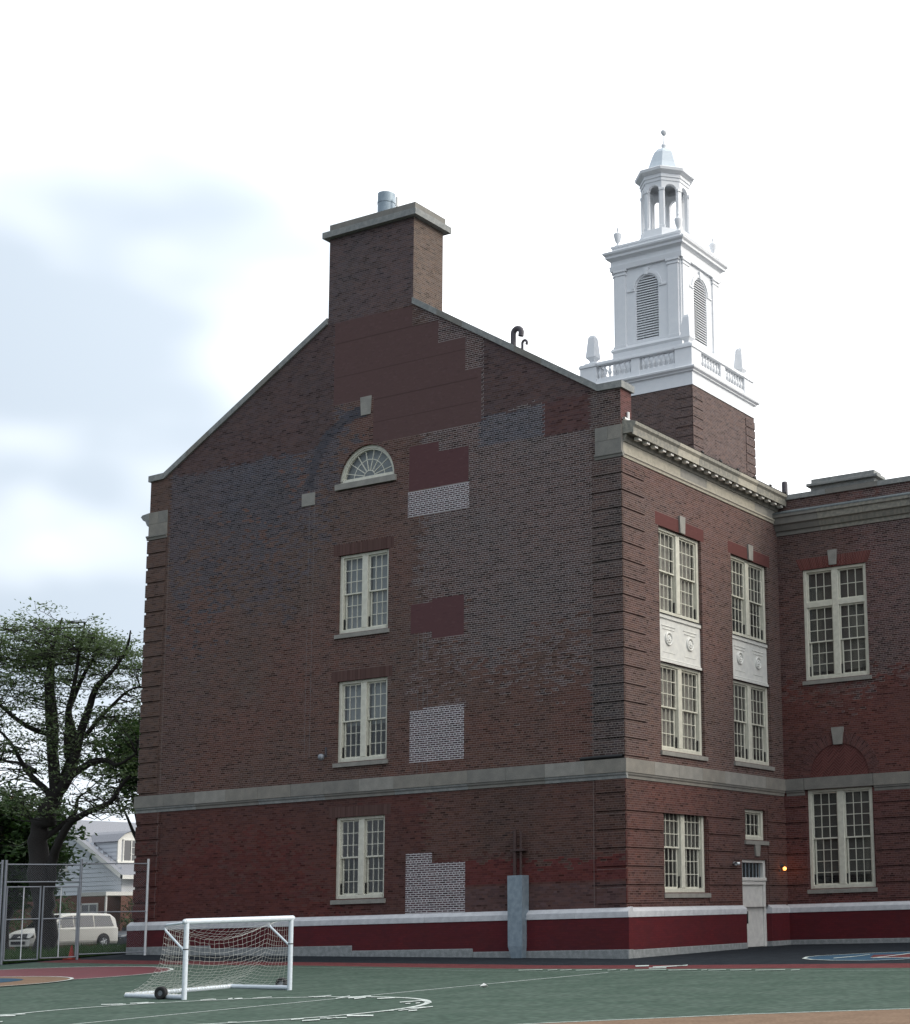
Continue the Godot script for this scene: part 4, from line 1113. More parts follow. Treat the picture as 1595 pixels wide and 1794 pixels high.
	for k in 8:
		var T8 = Transform3D(Basis(Vector3.UP, PI / 4 * k), c)
		var r = 0.27; var ys = 32.25
		var pl = PackedVector2Array([Vector2(-half, 30.37), Vector2(-r, 30.37)])
		for j in 13:
			var a = PI - PI * j / 12.0
			pl.append(Vector2(cos(a) * r, ys + sin(a) * r))
		pl.append_array(PackedVector2Array([Vector2(r, 30.37), Vector2(half, 30.37), Vector2(half, 32.77), Vector2(-half, 32.77)]))
		var m = MB.new(); m.prism(pl, ap8 - 0.16, ap8)
		obj("arch_panel", m, M.white, b, T8)
		var q = MB.new()
		q.bev(-0.10, 0.10, 30.39, 32.19, -0.02, 0.05, 0.01); q.bev(-0.14, 0.14, 32.19, 32.31, -0.02, 0.08, 0.012); q.bev(-0.14, 0.14, 30.37, 30.52, -0.02, 0.08, 0.012)
		obj("column", q, M.white, b, Transform3D(Basis(Vector3.UP, PI / 4 * k + PI / 8), c) * at(0, 0, ap8 / cos(PI / 8) - 0.05))
	var v8 = 1.0 / cos(PI / 8)
	var lc = MB.new()
	lc.lathe([Vector2(0.9 * v8, 32.67), Vector2((ap8 + 0.03) * v8, 32.67), Vector2((ap8 + 0.03) * v8, 32.81), Vector2((ap8 + 0.07) * v8, 32.83), Vector2((ap8 + 0.05) * v8, 32.99), Vector2((ap8 + 0.14) * v8, 33.05), Vector2((ap8 + 0.24) * v8, 33.11), Vector2((ap8 + 0.26) * v8, 33.23), Vector2((ap8 + 0.22) * v8, 33.27), Vector2(0.75, 33.35), Vector2(0.0, 33.35)], 8, c, PI / 8, false)
	obj("lantern_cornice", lc, M.white, b)
	var dm = MB.new()
	dm.lathe([Vector2(1.0, 33.29), Vector2(0.88, 33.5), Vector2(0.75, 33.8), Vector2(0.65, 34.1), Vector2(0.55, 34.38), Vector2(0.39, 34.58), Vector2(0.14, 34.68), Vector2(0.0, 34.69)], 8, c, PI / 8, false)
	obj("dome", dm, M.dome, b)
	var fi = MB.new()
	fi.lathe([Vector2(0.13, 34.64), Vector2(0.07, 34.74), Vector2(0.13, 34.82), Vector2(0.13, 34.9), Vector2(0.05, 34.98), Vector2(0.03, 35.15), Vector2(0.025, 35.4)], 12, c)
	fi.lathe([Vector2(0.0, 35.36), Vector2(0.09, 35.40), Vector2(0.15, 35.52), Vector2(0.13, 35.58), Vector2(0.09, 35.65), Vector2(0.0, 35.69)], 14, c)
	obj("finial", fi, M.white, b)

func ring4(b: Node, T4: Array, called: String, prof: Array, m: Material) -> void:
	# a moulding mitred round a square tier
	for k in 4:
		var q = MB.new()
		for j in prof.size() - 1:
			var p: Vector2 = prof[j]; var s: Vector2 = prof[j + 1]
			q.quad(Vector3(-s.x, s.y, s.x), Vector3(s.x, s.y, s.x), Vector3(p.x, p.y, p.x), Vector3(-p.x, p.y, p.x))
		obj(called, q, m, b, T4[k])

# ---------------------------------------------------------------- ground
const STROKES := [[3.46,16.72,3.58,16.24,3.73,16.4,3.6,16.88],[3.5,16.62,3.56,16.38,3.83,16.67,3.77,16.9],[4.48,17.12,4.16,16.38,4.35,16.6,4.67,17.33],[4.64,16.97,4.67,16.39,4.86,16.61,4.83,17.18],[4.93,17.14,4.87,16.76,5.08,17.01,5.14,17.38],[4.97,16.73,5.07,16.7,5.21,16.85,5.11,16.89],[5.44,17.12,5.66,16.9,5.83,17.11,5.62,17.33],[6.74,18.07,6.86,17.65,7.0,17.82,6.88,18.23],[6.85,17.63,7.45,18.11,7.6,18.3,7.01,17.83],[7.13,18.39,7.15,18.29,7.3,18.47,7.28,18.57],[7.26,18.29,7.24,18.15,7.39,18.34,7.41,18.47],[8.02,19.94,8.06,19.79,8.2,19.95,8.15,20.1],[8.23,19.88,8.21,19.03,8.33,19.17,8.34,20.02],[7.92,19.35,8.2,19.12,8.32,19.27,8.04,19.49],[8.47,19.94,8.49,19.76,8.64,19.94,8.62,20.12],[7.74,21.69,7.83,21.53,7.94,21.65,7.85,21.81],[8.09,21.84,8.23,21.63,8.39,21.8,8.25,22.01],[8.03,21.41,8.43,21.28,8.53,21.4,8.14,21.53],[8.21,21.45,8.21,21.24,8.35,21.4,8.35,21.61],[8.05,20.85,8.52,20.8,8.73,21.05,8.27,21.1],[7.03,22.23,7.19,22.21,7.32,22.34,7.17,22.36],[1.86,17.13,1.85,17.01,2.11,17.26,2.12,17.38],[2.01,17.12,2.09,17.0,2.38,17.28,2.3,17.4],[2.41,17.06,2.51,16.67,2.66,16.83,2.56,17.22],[2.38,16.92,2.44,16.76,2.72,17.05,2.66,17.2],[0.31,18.7,0.84,18.61,1.03,18.78,0.5,18.87],[0.49,18.63,0.66,18.52,0.99,18.8,0.82,18.92],[0.7,18.39,0.89,18.13,1.08,18.31,0.9,18.57],[0.91,18.41,1.14,18.22,1.36,18.43,1.13,18.61],[1.59,17.55,1.71,17.28,1.9,17.47,1.78,17.73],[1.53,17.43,1.59,17.23,1.87,17.51,1.82,17.7],[0.75,21.17,1.12,20.96,1.27,21.08,0.9,21.28],[1.0,21.36,1.25,21.26,1.49,21.44,1.24,21.54],[2.44,22.47,2.44,22.42,2.62,22.56,2.63,22.61],[1.01,6.7,1.61,6.53,1.95,7.01,1.35,7.18],[1.98,6.85,2.1,6.6,2.42,7.08,2.31,7.32],[2.4,6.92,2.57,6.68,2.89,7.15,2.71,7.39],[2.9,7.0,3.54,6.84,3.84,7.3,3.21,7.46],[3.91,7.16,4.0,6.91,4.29,7.37,4.2,7.61],[4.3,7.22,4.36,6.97,4.64,7.43,4.58,7.67],[4.74,7.29,5.53,7.16,5.79,7.61,5.02,7.74],[5.75,7.45,6.44,7.31,6.69,7.75,6.01,7.89],[6.71,7.6,6.72,7.36,6.96,7.79,6.95,8.03],[6.9,7.63,7.27,7.45,7.5,7.88,7.14,8.06],[7.52,7.73,7.97,7.56,8.19,7.98,7.75,8.15],[8.22,7.84,8.89,7.71,9.1,8.13,8.43,8.26],[9.17,8.0,9.28,7.77,9.47,8.18,9.37,8.4],[3.39,5.06,3.71,4.93,4.05,5.5,3.75,5.63],[4.32,5.76,4.87,5.02,5.12,5.46,4.58,6.19],[4.59,6.39,5.01,6.28,5.22,6.63,4.8,6.74],[4.79,5.44,4.79,4.87,4.97,5.18,4.97,5.75]]
func ground() -> void:
	var g = MB.new()
	var xs = []; var zs = []
	var x = -60.0
	while x <= 40: xs.append(x); x += 1.5
	xs.push_front(-140.0); xs.push_front(-500.0); xs.append(120.0); xs.append(500.0)
	var z = -45.0
	while z <= 60: zs.append(z); z += 1.5
	zs.push_front(-140.0); zs.push_front(-500.0); zs.append(140.0); zs.append(500.0)
	for i in xs.size() - 1:
		for j in zs.size() - 1:
			var p = []
			for q in [[xs[i], zs[j + 1]], [xs[i + 1], zs[j + 1]], [xs[i + 1], zs[j]], [xs[i], zs[j]]]: p.append(Vector3(q[0], gh(q[0], q[1]), q[1]))
			g.quad(p[0], p[1], p[2], p[3])
	struct(obj("ground", g, M.asphalt))
	# the painted court
	var court = node("sports_court")
	struct(court)
	var edge = [[-20.2, 3.7], [-14.89, 4.35], [-7.73, 4.67], [0.22, 5.82], [5.8, 6.77], [11.73, 7.43], [20, 8.2], [30, 9.0]]
	obj("green_surface", flat(edge + [[32, 45], [-20.2, 45]], 0.005), M.green, court)
	var up = [[-20.2, 2.4], [-16.73, 2.7], [-9.21, 3.06], [-1.23, 3.81], [4.66, 4.8], [10.85, 5.23], [20, 6.0], [30, 6.8]]
	var lo = edge.duplicate(); lo.reverse()
	obj("red_border", flat(up + lo, 0.005), M.red_court, court)
	obj("boundary_line", ribbon([[-12, 5.0], [-4.58, 5.89], [0.84, 7.15], [3.37, 7.92], [6.74, 8.41], [12.04, 8.6], [20, 9.3]], 0.06, 0.011), M.faint_line, court)
	obj("centre_line", ribbon([[4.7, 8.37], [4.55, 13.72], [4.48, 19.71], [4.41, 26.0]], 0.07, 0.011), M.line, court)
	var cc = []
	for k in 73: cc.append([4.42 + cos(TAU * k / 72) * 3.62, 20.1 + sin(TAU * k / 72) * 3.45])
	obj("centre_circle", ribbon(cc, 0.11, 0.014), M.line, court)
	for s in STROKES:
		obj("painted_mark", flat([[s[0], s[1]], [s[2], s[3]], [s[4], s[5]], [s[6], s[7]]], 0.018, 3.0), M.line if s[1] > 9.0 or s[1] < 6.45 else M.faint_line, court)
	# tan key and its rim
	var tn = [[10.6, 23.6], [12.46, 21.96], [14.52, 20.39], [16.51, 19.28], [20, 17.9], [25, 17.2]]
	obj("tan_surface", flat(tn + [[31, 17.2], [31, 40], [10.6, 40]], 0.011), M.tan, court)
	obj("tan_edge_line", ribbon(tn, 0.06, 0.017), M.line, court)
	# red disc at the left with a tan and blue one lapping over it
	var rd = disc(-13.95, 9.75, 4.45, 4.25)
	obj("red_disc", flat(rd, 0.011), M.red_court_deep, court)
	obj("red_disc_line", ribbon(rd + [rd[0]], 0.10, 0.017), M.line, court)
	var td = disc(-12.1, 13.3, 3.35, 3.25)
	obj("tan_disc", flat(td, 0.023), M.tan, court)
	obj("tan_disc_line", ribbon(td + [td[0]], 0.09, 0.029), M.line, court)
	obj("blue_disc", flat(disc(-12.5, 12.6, 2.0, 1.75), 0.029), M.blue, court)
	# blue painted emblem on the asphalt by the right wing
	var em = [[6.53, 1.86], [6.12, 0.78], [6.16, 0.1], [6.67, -0.7], [7.24, -1.51], [7.97, -1.92], [9.5, -1.6], [10.9, 0.2], [10.9, 1.8], [9.88, 2.82], [9.68, 3.3], [8.95, 3.48], [7.98, 3.18], [7.14, 2.61]]
	obj("emblem_field", flat(em, 0.006), M.blue, court)
	obj("emblem_outline", ribbon(em + [em[0]], 0.10, 0.012), M.line, court)
	obj("emblem_red", flat([[8.29, 1.58], [7.73, 0.08], [8.7, -0.11], [9.56, 2.04], [8.79, 2.01]], 0.012), M.red_court, court)
	for s in [[7.38, 1.86, 7.56, 0.81, 7.7, 1.11, 7.51, 2.15], [7.57, 1.07, 7.49, -0.24, 7.59, 0.0, 7.67, 1.29], [8.53, 2.0, 8.55, 1.48, 8.7, 1.84, 8.69, 2.35], [8.58, 1.65, 8.49, -0.64, 8.62, -0.32, 8.7, 1.94], [8.46, 1.97, 9.61, 2.14, 9.68, 2.31, 8.54, 2.15]]:
		obj("painted_mark", flat([[s[0], s[1]], [s[2], s[3]], [s[4], s[5]], [s[6], s[7]]], 0.018, 3.0), M.line, court)
	# beyond the fence
	struct(obj("lawn", flat([[-20.6, 30], [-20.6, -30], [-33.0, -30], [-33.0, 30]], 0.02, 3.0), M.lawn))
	struct(obj("sidewalk", flat([[-33.0, 30], [-33.0, -40], [-34.6, -40], [-34.6, 30]], 0.03, 3.0), M.walk))
	struct(obj("street", flat([[-34.7, 40], [-34.7, -44], [-43.6, -44], [-43.6, 40]], 0.012, 3.0), M.street))
	struct(obj("house_lot", flat([[-43.6, 40], [-43.6, -44], [-59.0, -44], [-59.0, 40]], 0.02, 3.0), M.lawn))
	# grass tufts along the fence and the wall foot
	var blade = MB.new()
	for k in 9:
		var a = k * 2.4; var d = Vector3(cos(a), 0, sin(a)); var s = Vector3(-sin(a), 0, cos(a)) * 0.012
		blade.tri(d * 0.03 - s, d * 0.03 + s, d * (0.10 + 0.02 * (k % 3)) + Vector3(0, 0.16 + 0.03 * (k % 4), 0))
	var mm = MultiMesh.new()
	mm.transform_format = MultiMesh.TRANSFORM_3D
	mm.mesh = blade.mesh()
	mm.instance_count = 2600
	for k in 2600:
		var px = rng.randf_range(-31, -20.55); var pz = rng.randf_range(-8, 12)
		if k < 900: px = rng.randf_range(-21.2, -20.5)
		mm.set_instance_transform(k, Transform3D(Basis(Vector3.UP, rng.randf() * TAU).scaled(Vector3.ONE * rng.randf_range(0.6, 1.4)), Vector3(px, gh(px, pz) + 0.02, pz)))
	var gi = MultiMeshInstance3D.new()
	gi.name = "grass"; gi.multimesh = mm; gi.material_override = M.leaf_dark
	gi.set_meta("kind", "stuff"); tag(gi, "rough grass growing along the fence and under the trees", "grass")
	add_child(gi)
func disc(x: float, z: float, a: float, b: float) -> Array:
	var r = []
	for k in 48: r.append([x + cos(TAU * k / 48) * a, z + sin(TAU * k / 48) * b])
	return r

# ---------------------------------------------------------------- goal
func goal() -> void:
	var A = Vector3(0.97, 0, 17.36); var B = Vector3(0.86, 0, 14.46)
	A.y = gh(A.x, A.z); B.y = gh(B.x, B.z)
	var H = 1.46
	var g = node("soccer_goal", self, Transform3D(Basis.IDENTITY, Vector3(A.x, A.y, A.z)))
	tag(g, "small white portable soccer goal with net and black wheels on green court", "goal")
	var b = B - A
	var back = Vector3(-2.28, 0, -0.66)
	var r = 0.05
	var up = Vector3(0, H, 0)
	for q in [["post", [Vector3.ZERO, up]], ["post", [b, b + up]], ["crossbar", [up - b.normalized() * 0.05, b + up + b.normalized() * 0.05]], ["base_bar", [Vector3(0, r, 0), back + Vector3(0, r, 0)]], ["base_bar", [b + Vector3(0, r, 0), b + back + Vector3(0, r, 0)]], ["back_bar", [back + Vector3(0, r, 0), b + back + Vector3(0, r, 0)]]]:
		var m = MB.new(); m.tube(q[1], r if q[0] != "crossbar" else 0.055, r if q[0] != "crossbar" else 0.055, 12)
		for e in [q[1][0], q[1][1]]: m.lathe([Vector2(0, -0.05), Vector2(0.035, -0.035), Vector2(0.05, 0), Vector2(0.035, 0.035), Vector2(0, 0.05)], 12, e)
		obj(q[0], m, M.goal, g)
	var arm = Vector3(-0.84, 0, -0.24)
	for o in [Vector3.ZERO, b]:
		var m = MB.new()
		m.tube([o + up + Vector3(0, -0.02, 0), o + up + arm * 0.9 + Vector3(0, -0.05, 0), o + up + arm + Vector3(0, -0.11, 0), o + up + arm * 0.92 + Vector3(0, -0.17, 0), o + Vector3(-0.02, H - 0.56, 0)], 0.022, 0.022, 8)
		obj("net_stay", m, M.goal, g)
		m = MB.new(); m.lathe([Vector2(0.054, 0), Vector2(0.054, 0.02)], 12, o + Vector3(0, H - 0.53, 0))
		obj("post_collar", m, M.black, g)
	# net: roof, back and sides of knotted cord
	var net = MB.new()
	var nu = 22; var nv = 24
	var grid = []
	for i in nu + 1:
		var row = []
		var t = float(i) / nu
		for j in nv + 1:
			var s = float(j) / nv
			var p: Vector3
			var sag = sin(PI * t)
			if s < 0.3:
				var k = s / 0.3
				p = b * t + up + arm * k + Vector3(0, -0.09 * k - 0.30 * sag * sin(PI * 0.5 * k), 0)
			else:
				var k = (s - 0.3) / 0.7
				var top = b * t + up + arm + Vector3(0, -0.09 - 0.30 * sag, 0)
				var bot = b * t + back + Vector3(0, 0.08, 0)
				p = top.lerp(bot, k) + Vector3(0.42 * sin(PI * k) * (0.7 + 0.3 * sag), -0.18 * sin(PI * k) , 0.0)
			p += Vector3(rng.randf_range(-0.012, 0.012), rng.randf_range(-0.012, 0.012), rng.randf_range(-0.012, 0.012))
			row.append(p)
		grid.append(row)
	for i in nu + 1:
		net.tube(grid[i], 0.0024, 0.0024, 3)
	for j in nv + 1:
		var l = []
		for i in nu + 1: l.append(grid[i][j])
		net.tube(l, 0.0024, 0.0024, 3)
	for o in [0, nu]:                                # side sheets between post and the edge cord
		var post: Vector3 = Vector3.ZERO if o == 0 else b
		for j in range(2, nv, 1):
			var e: Vector3 = grid[o][j]
			var pp = post + Vector3(-0.05, e.y * 0.95, 0)
			var l = []
			for k in 7: l.append(e.lerp(pp, k / 6.0) + Vector3(0, -0.05 * sin(PI * k / 6.0), 0.03 * sin(PI * k / 3.0)))
			if j > 6: net.tube(l, 0.0022, 0.0022, 3)
		for k in range(1, 9):
			var f = k / 9.0
			var l = []
			for j in range(7, nv + 1): l.append(grid[o][j].lerp(post + Vector3(-0.05, grid[o][j].y * 0.95, 0), f))
			net.tube(l, 0.0022, 0.0022, 3)
	obj("net", net, M.cord, g)
	# lashings of the net on the base bars
	var lash = MB.new()
	for k in 40:
		var t = k / 39.0
		var p = back + b * t + Vector3(0, r, 0)
		lash.tube([p + Vector3(-0.03, 0.05, 0), p + Vector3(0.02, 0.06, rng.randf_range(-0.03, 0.03)), p + Vector3(0.06, 0.0, 0)], 0.006, 0.006, 4)
	for k in 26:
		var p = back * (k / 25.0) + Vector3(0, r, 0)
		lash.tube([p + Vector3(0, 0.04, -0.04), p + Vector3(rng.randf_range(-0.04, 0.04), 0.06, 0.0), p + Vector3(0, 0.03, 0.045)], 0.006, 0.006, 4)
	obj("lashing", lash, M.cord, g)
	for o in [[Vector3(-0.72, 0.126, -0.10), 1.0], [b + Vector3(-0.45, 0.126, -0.24), 1.0]]:
		var wn = Transform3D(Basis(Vector3.UP, 0.28) * Basis(Vector3.RIGHT, PI / 2) * Basis.from_scale(Vector3(0.6, 0.75, 0.6)), o[0])
		var ty = MB.new()
		ty.lathe([Vector2(0.085, -0.05), Vector2(0.12, -0.065), Vector2(0.18, -0.07), Vector2(0.205, -0.045), Vector2(0.21, 0), Vector2(0.205, 0.045), Vector2(0.18, 0.07), Vector2(0.12, 0.065), Vector2(0.085, 0.05)], 24)
		var wh = obj("wheel", ty, M.rubber, g, wn)
		var rm = MB.new(); rm.lathe([Vector2(0.0, 0.03), Vector2(0.03, 0.05), Vector2(0.05, 0.035), Vector2(0.09, 0.04)], 18); rm.lathe([Vector2(0.12, -0.05), Vector2(0.0, -0.03)], 18)
		obj("rim", rm, M.steel, wh)
		var ax = MB.new(); ax.tube([Vector3(0, -0.1, 0), Vector3(0, 0.03, 0)], 0.02, 0.02, 8)
		obj("axle", ax, M.black, wh)

# ---------------------------------------------------------------- fixtures
func fixtures() -> void:
	# steel guard over pipes on the gable wall
	var q = node("pipe_guard", self, at(-3.72, gh(-3.72, 0.3), 0))
	tag(q, "grey sheet-steel pipe guard standing against the gable wall", "pipe guard")
	var m = MB.new()
	var gy = gh(-3.72, 0.3)
	var ft = 1.30 - gy
	m.quad(Vector3(-0.22, 0.35, 0.36), Vector3(0.30, 0.35, 0.36), Vector3(0.30, ft, 0.36), Vector3(-0.24, ft, 0.36))
	m.quad(Vector3(-0.12, 0.0, 0.33), Vector3(0.26, 0.0, 0.33), Vector3(0.30, 0.35, 0.36), Vector3(-0.22, 0.35, 0.36))
	m.quad(Vector3(0.30, 0.35, 0.36), Vector3(0.30, 0.35, 0.02), Vector3(0.30, ft, 0.02), Vector3(0.30, ft, 0.36))
	m.quad(Vector3(0.26, 0.0, 0.33), Vector3(0.28, 0.0, 0.15), Vector3(0.30, 0.35, 0.02), Vector3(0.30, 0.35, 0.36))
	m.quad(Vector3(-0.24, 0.35, 0.02), Vector3(-0.22, 0.35, 0.36), Vector3(-0.24, ft, 0.36), Vector3(-0.24, ft, 0.02))
	m.quad(Vector3(-0.2, 0.0, 0.15), Vector3(-0.12, 0.0, 0.33), Vector3(-0.22, 0.35, 0.36), Vector3(-0.24, 0.35, 0.02))
	obj("shell", m, M.galv, q)
	for k in [[-0.12, 3.78, 0.055], [0.10, 3.75, 0.04]]:
		m = MB.new(); m.tube([Vector3(k[0], 0.4, 0.14), Vector3(k[0], 2.0, 0.14), Vector3(k[0], k[1], 0.14)], k[2], k[2], 8)
		if k[0] < 0: m.tube([Vector3(k[0], 3.72, 0.14), Vector3(k[0] - 0.1, 3.72, 0.14)], 0.04, 0.04, 6)
		obj("pipe", m, M.pipe, q)
	m = MB.new(); m.box(-0.25, 0.25, 3.15, 3.22, 0.0, 0.2)
	obj("pipe_bracket", m, M.pipe, q)
	# camera on the gable wall
	q = node("security_camera", self, at(-11.46, 5.4, 0))
	tag(q, "small dome security camera on gable wall beside middle window sill", "camera")
	m = MB.new(); m.box(-0.03, 0.03, 0.0, 0.32, 0, 0.04); m.tube([Vector3(0, 0.05, 0.02), Vector3(0, 0.05, 0.22)], 0.025, 0.025, 8)
	obj("bracket", m, M.vent, q)
	m = MB.new(); m.lathe([Vector2(0, -0.16), Vector2(0.07, -0.14), Vector2(0.1, -0.07), Vector2(0.1, 0.02), Vector2(0.04, 0.06), Vector2(0, 0.06)], 16, Vector3(0, 0.02, 0.24))
	obj("housing", m, M.steel, q)
	# lit lamp by the door
	q = node("wall_lamp", self, at(-0.02, 1.48, -10.0))
	tag(q, "lit wall lamp glowing orange in the corner right of the white door", "lamp")
	m = MB.new(); m.box(0.02, 0.06, -0.12, 0.14, -0.09, 0.09); m.tube([Vector3(0.05, 0.08, 0), Vector3(0.2, 0.10, 0)], 0.05, 0.07, 10)
	obj("housing", m, M.vent, q)
	m = MB.new(); m.lathe([Vector2(0, -0.07), Vector2(0.05, -0.05), Vector2(0.065, 0.0), Vector2(0.05, 0.05), Vector2(0, 0.07)], 14, Vector3(0.2, 0.0, 0.0))
	var gl = mat(lin(0.9, 0.6, 0.35), 0.4)
	gl.emission_enabled = true; gl.emission = Color(1.0, 0.62, 0.30); gl.emission_energy_multiplier = 2.6
	obj("bulb", m, gl, q)
	var om = OmniLight3D.new()
	om.name = "lamp_light"; om.light_color = Color(1.0, 0.6, 0.28); om.light_energy = 0.05; om.light_size = 0.06; om.omni_range = 12.0; om.omni_attenuation = 2.0; om.shadow_enabled = true
	om.position = Vector3(0.32, 0.0, 0.0)
	q.add_child(om)
	# unlit twin spot
	q = node("floodlight", self, TR * at(6.55, 1.62, 0.03))
	tag(q, "small unlit twin floodlight on brick wall left of the white door", "floodlight")
	m = MB.new(); m.box(-0.07, 0.07, -0.05, 0.05, 0, 0.05)
	obj("mount", m, M.vent, q)
	for s in [-1, 1]:
		m = MB.new(); m.tube([Vector3(s * 0.05, 0, 0.05), Vector3(s * 0.13, -0.02, 0.16)], 0.035, 0.06, 10)
		obj("spot", m, M.pale_steel, q)
	# litter on the court
	m = MB.new()
	var pp = [Vector3(-0.08, 0.01, -0.05), Vector3(0.06, 0.02, -0.07), Vector3(0.09, 0.05, 0.04), Vector3(-0.05, 0.03, 0.07), Vector3(0.0, 0.09, 0.0)]
	for k in 4: m.tri(pp[k], pp[(k + 1) % 4], pp[4])
	for k in 4: m.tri(pp[(k + 1) % 4], pp[k], Vector3(0, 0.002, 0))
	var lt = obj("paper_litter", m, M.pvc, self, at(5.4, gh(5.4, 13.95) + 0.008, 13.95))
	tag(lt, "crumpled scrap of white paper lying on the green court", "litter")
	# traffic cone at the gate
	q = node("traffic_cone", self, at(-20.0, gh(-20.0, 2.5) + 0.006, 2.5))
	tag(q, "orange traffic cone standing just behind the right leaf of the gate", "traffic cone")
	var oc = mat(lin(0.30, 0.035, 0.02), 0.7)
	m = MB.new(); m.bev(-0.19, 0.19, 0.0, 0.035, -0.19, 0.19, 0.01)
	obj("base", m, oc, q)
	m = MB.new(); m.lathe([Vector2(0.12, 0.035), Vector2(0.10, 0.06), Vector2(0.025, 0.46), Vector2(0.0, 0.46)], 16)
	obj("cone", m, oc, q)

# ---------------------------------------------------------------- chain-link fence
func link(z0: float, z1: float, y0: float, y1: float) -> MB:
	# woven wire: two families of slanting wires, bent a little at each crossing
	var m = MB.new()
	var h = y1 - y0; var sp = 0.075
	var n = int((z1 - z0 + h) / sp)
	for f in 2:
		for k in n:
			var s = z0 - h + k * sp
			var a = Vector2(s, y0); var b = Vector2(s + h, y1)
			if a.x < z0: a = Vector2(z0, y0 + (z0 - s))
			if b.x > z1: b = Vector2(z1, y0 + (z1 - s))
			if b.x - a.x < 0.02: continue
			if f == 1:
				a.x = z0 + z1 - a.x; b.x = z0 + z1 - b.x
			m.tube([Vector3(0.004 * (1 - 2 * f), a.y, a.x), Vector3(0.004 * (1 - 2 * f), b.y, b.x)], 0.0016, 0.0016, 3)
	return m
func fence() -> void:
	var top = 2.33
	var F = Transform3D(Basis(Vector3.UP, deg_to_rad(-16.62)), Vector3(-19.053, 0, 0.3))
	var gz = func(z: float) -> float:
		var p = F * Vector3(0, 0, z)
		return gh(p.x, p.z)
	var f = node("chain_link_fence", self, F)
	tag(f, "grey chain-link fence panels with steel posts between building corner and yard gate", "fence")
	var bar = func(called: String, p: Vector3, q: Vector3, r: float, parent: Node, m: Material) -> void:
		var t = MB.new(); t.tube([p, q], r, r, 10); obj(called, t, m, parent)
	for q in [[0.0, 0.06, 0.042, M.pale_steel], [2.31, 0.05, 0.045, M.steel], [4.73, 0.0, 0.045, M.steel], [4.85, 0.0, 0.04, M.steel], [7.8, 0.0, 0.035, M.steel], [10.8, 0.0, 0.035, M.steel], [13.8, 0.0, 0.035, M.steel]]:
		bar.call("post", Vector3(0, gz.call(q[0]) - 0.1, q[0]), Vector3(0, top + q[1], q[0]), q[2], f, q[3])
	for q in [[0.0, 2.31, top - 0.1], [2.31, 4.73, top - 0.14], [4.85, 13.8, top - 0.1], [0.0, 2.31, 0.62], [0.0, 2.31, -0.74], [4.85, 13.8, 0.5], [2.31, 4.73, 1.63]]:
		bar.call("rail", Vector3(0, q[2], q[0]), Vector3(0, q[2], q[1]), 0.022, f, M.steel)
	obj("wire_mesh", link(0.0, 2.31, -0.74, top - 0.1), M.steel, f)
	obj("wire_mesh", link(2.31, 4.73, 1.63, top - 0.14), M.steel, f)
	obj("wire_mesh", link(4.85, 13.8, -0.9, top - 0.1), M.steel, f)
	var k = 0
	for s in [[2.37, 3.50], [3.60, 4.66]]:
		var g = node("yard_gate", self, F)
		tag(g, ["right leaf of the chain-link yard gate, next to the fence panel by the building", "left leaf of the chain-link yard gate, beside the doubled post"][k], "gate", "leaves of the yard gate")
		k += 1
		var y0 = gz.call(s[0]) + 0.1
		bar.call("stile", Vector3(0, y0, s[0]), Vector3(0, 1.5, s[0]), 0.026, g, M.steel)
		bar.call("stile", Vector3(0, y0, s[1]), Vector3(0, 1.5, s[1]), 0.026, g, M.steel)
		for y in [y0, 0.44, 1.47]: bar.call("rail", Vector3(0, y, s[0]), Vector3(0, y, s[1]), 0.022, g, M.steel)
		bar.call("middle_bar", Vector3(0, y0, (s[0] + s[1]) / 2), Vector3(0, 1.47, (s[0] + s[1]) / 2), 0.018, g, M.pale_steel)
		obj("wire_mesh", link(s[0], s[1], y0, 1.47), M.steel, g)

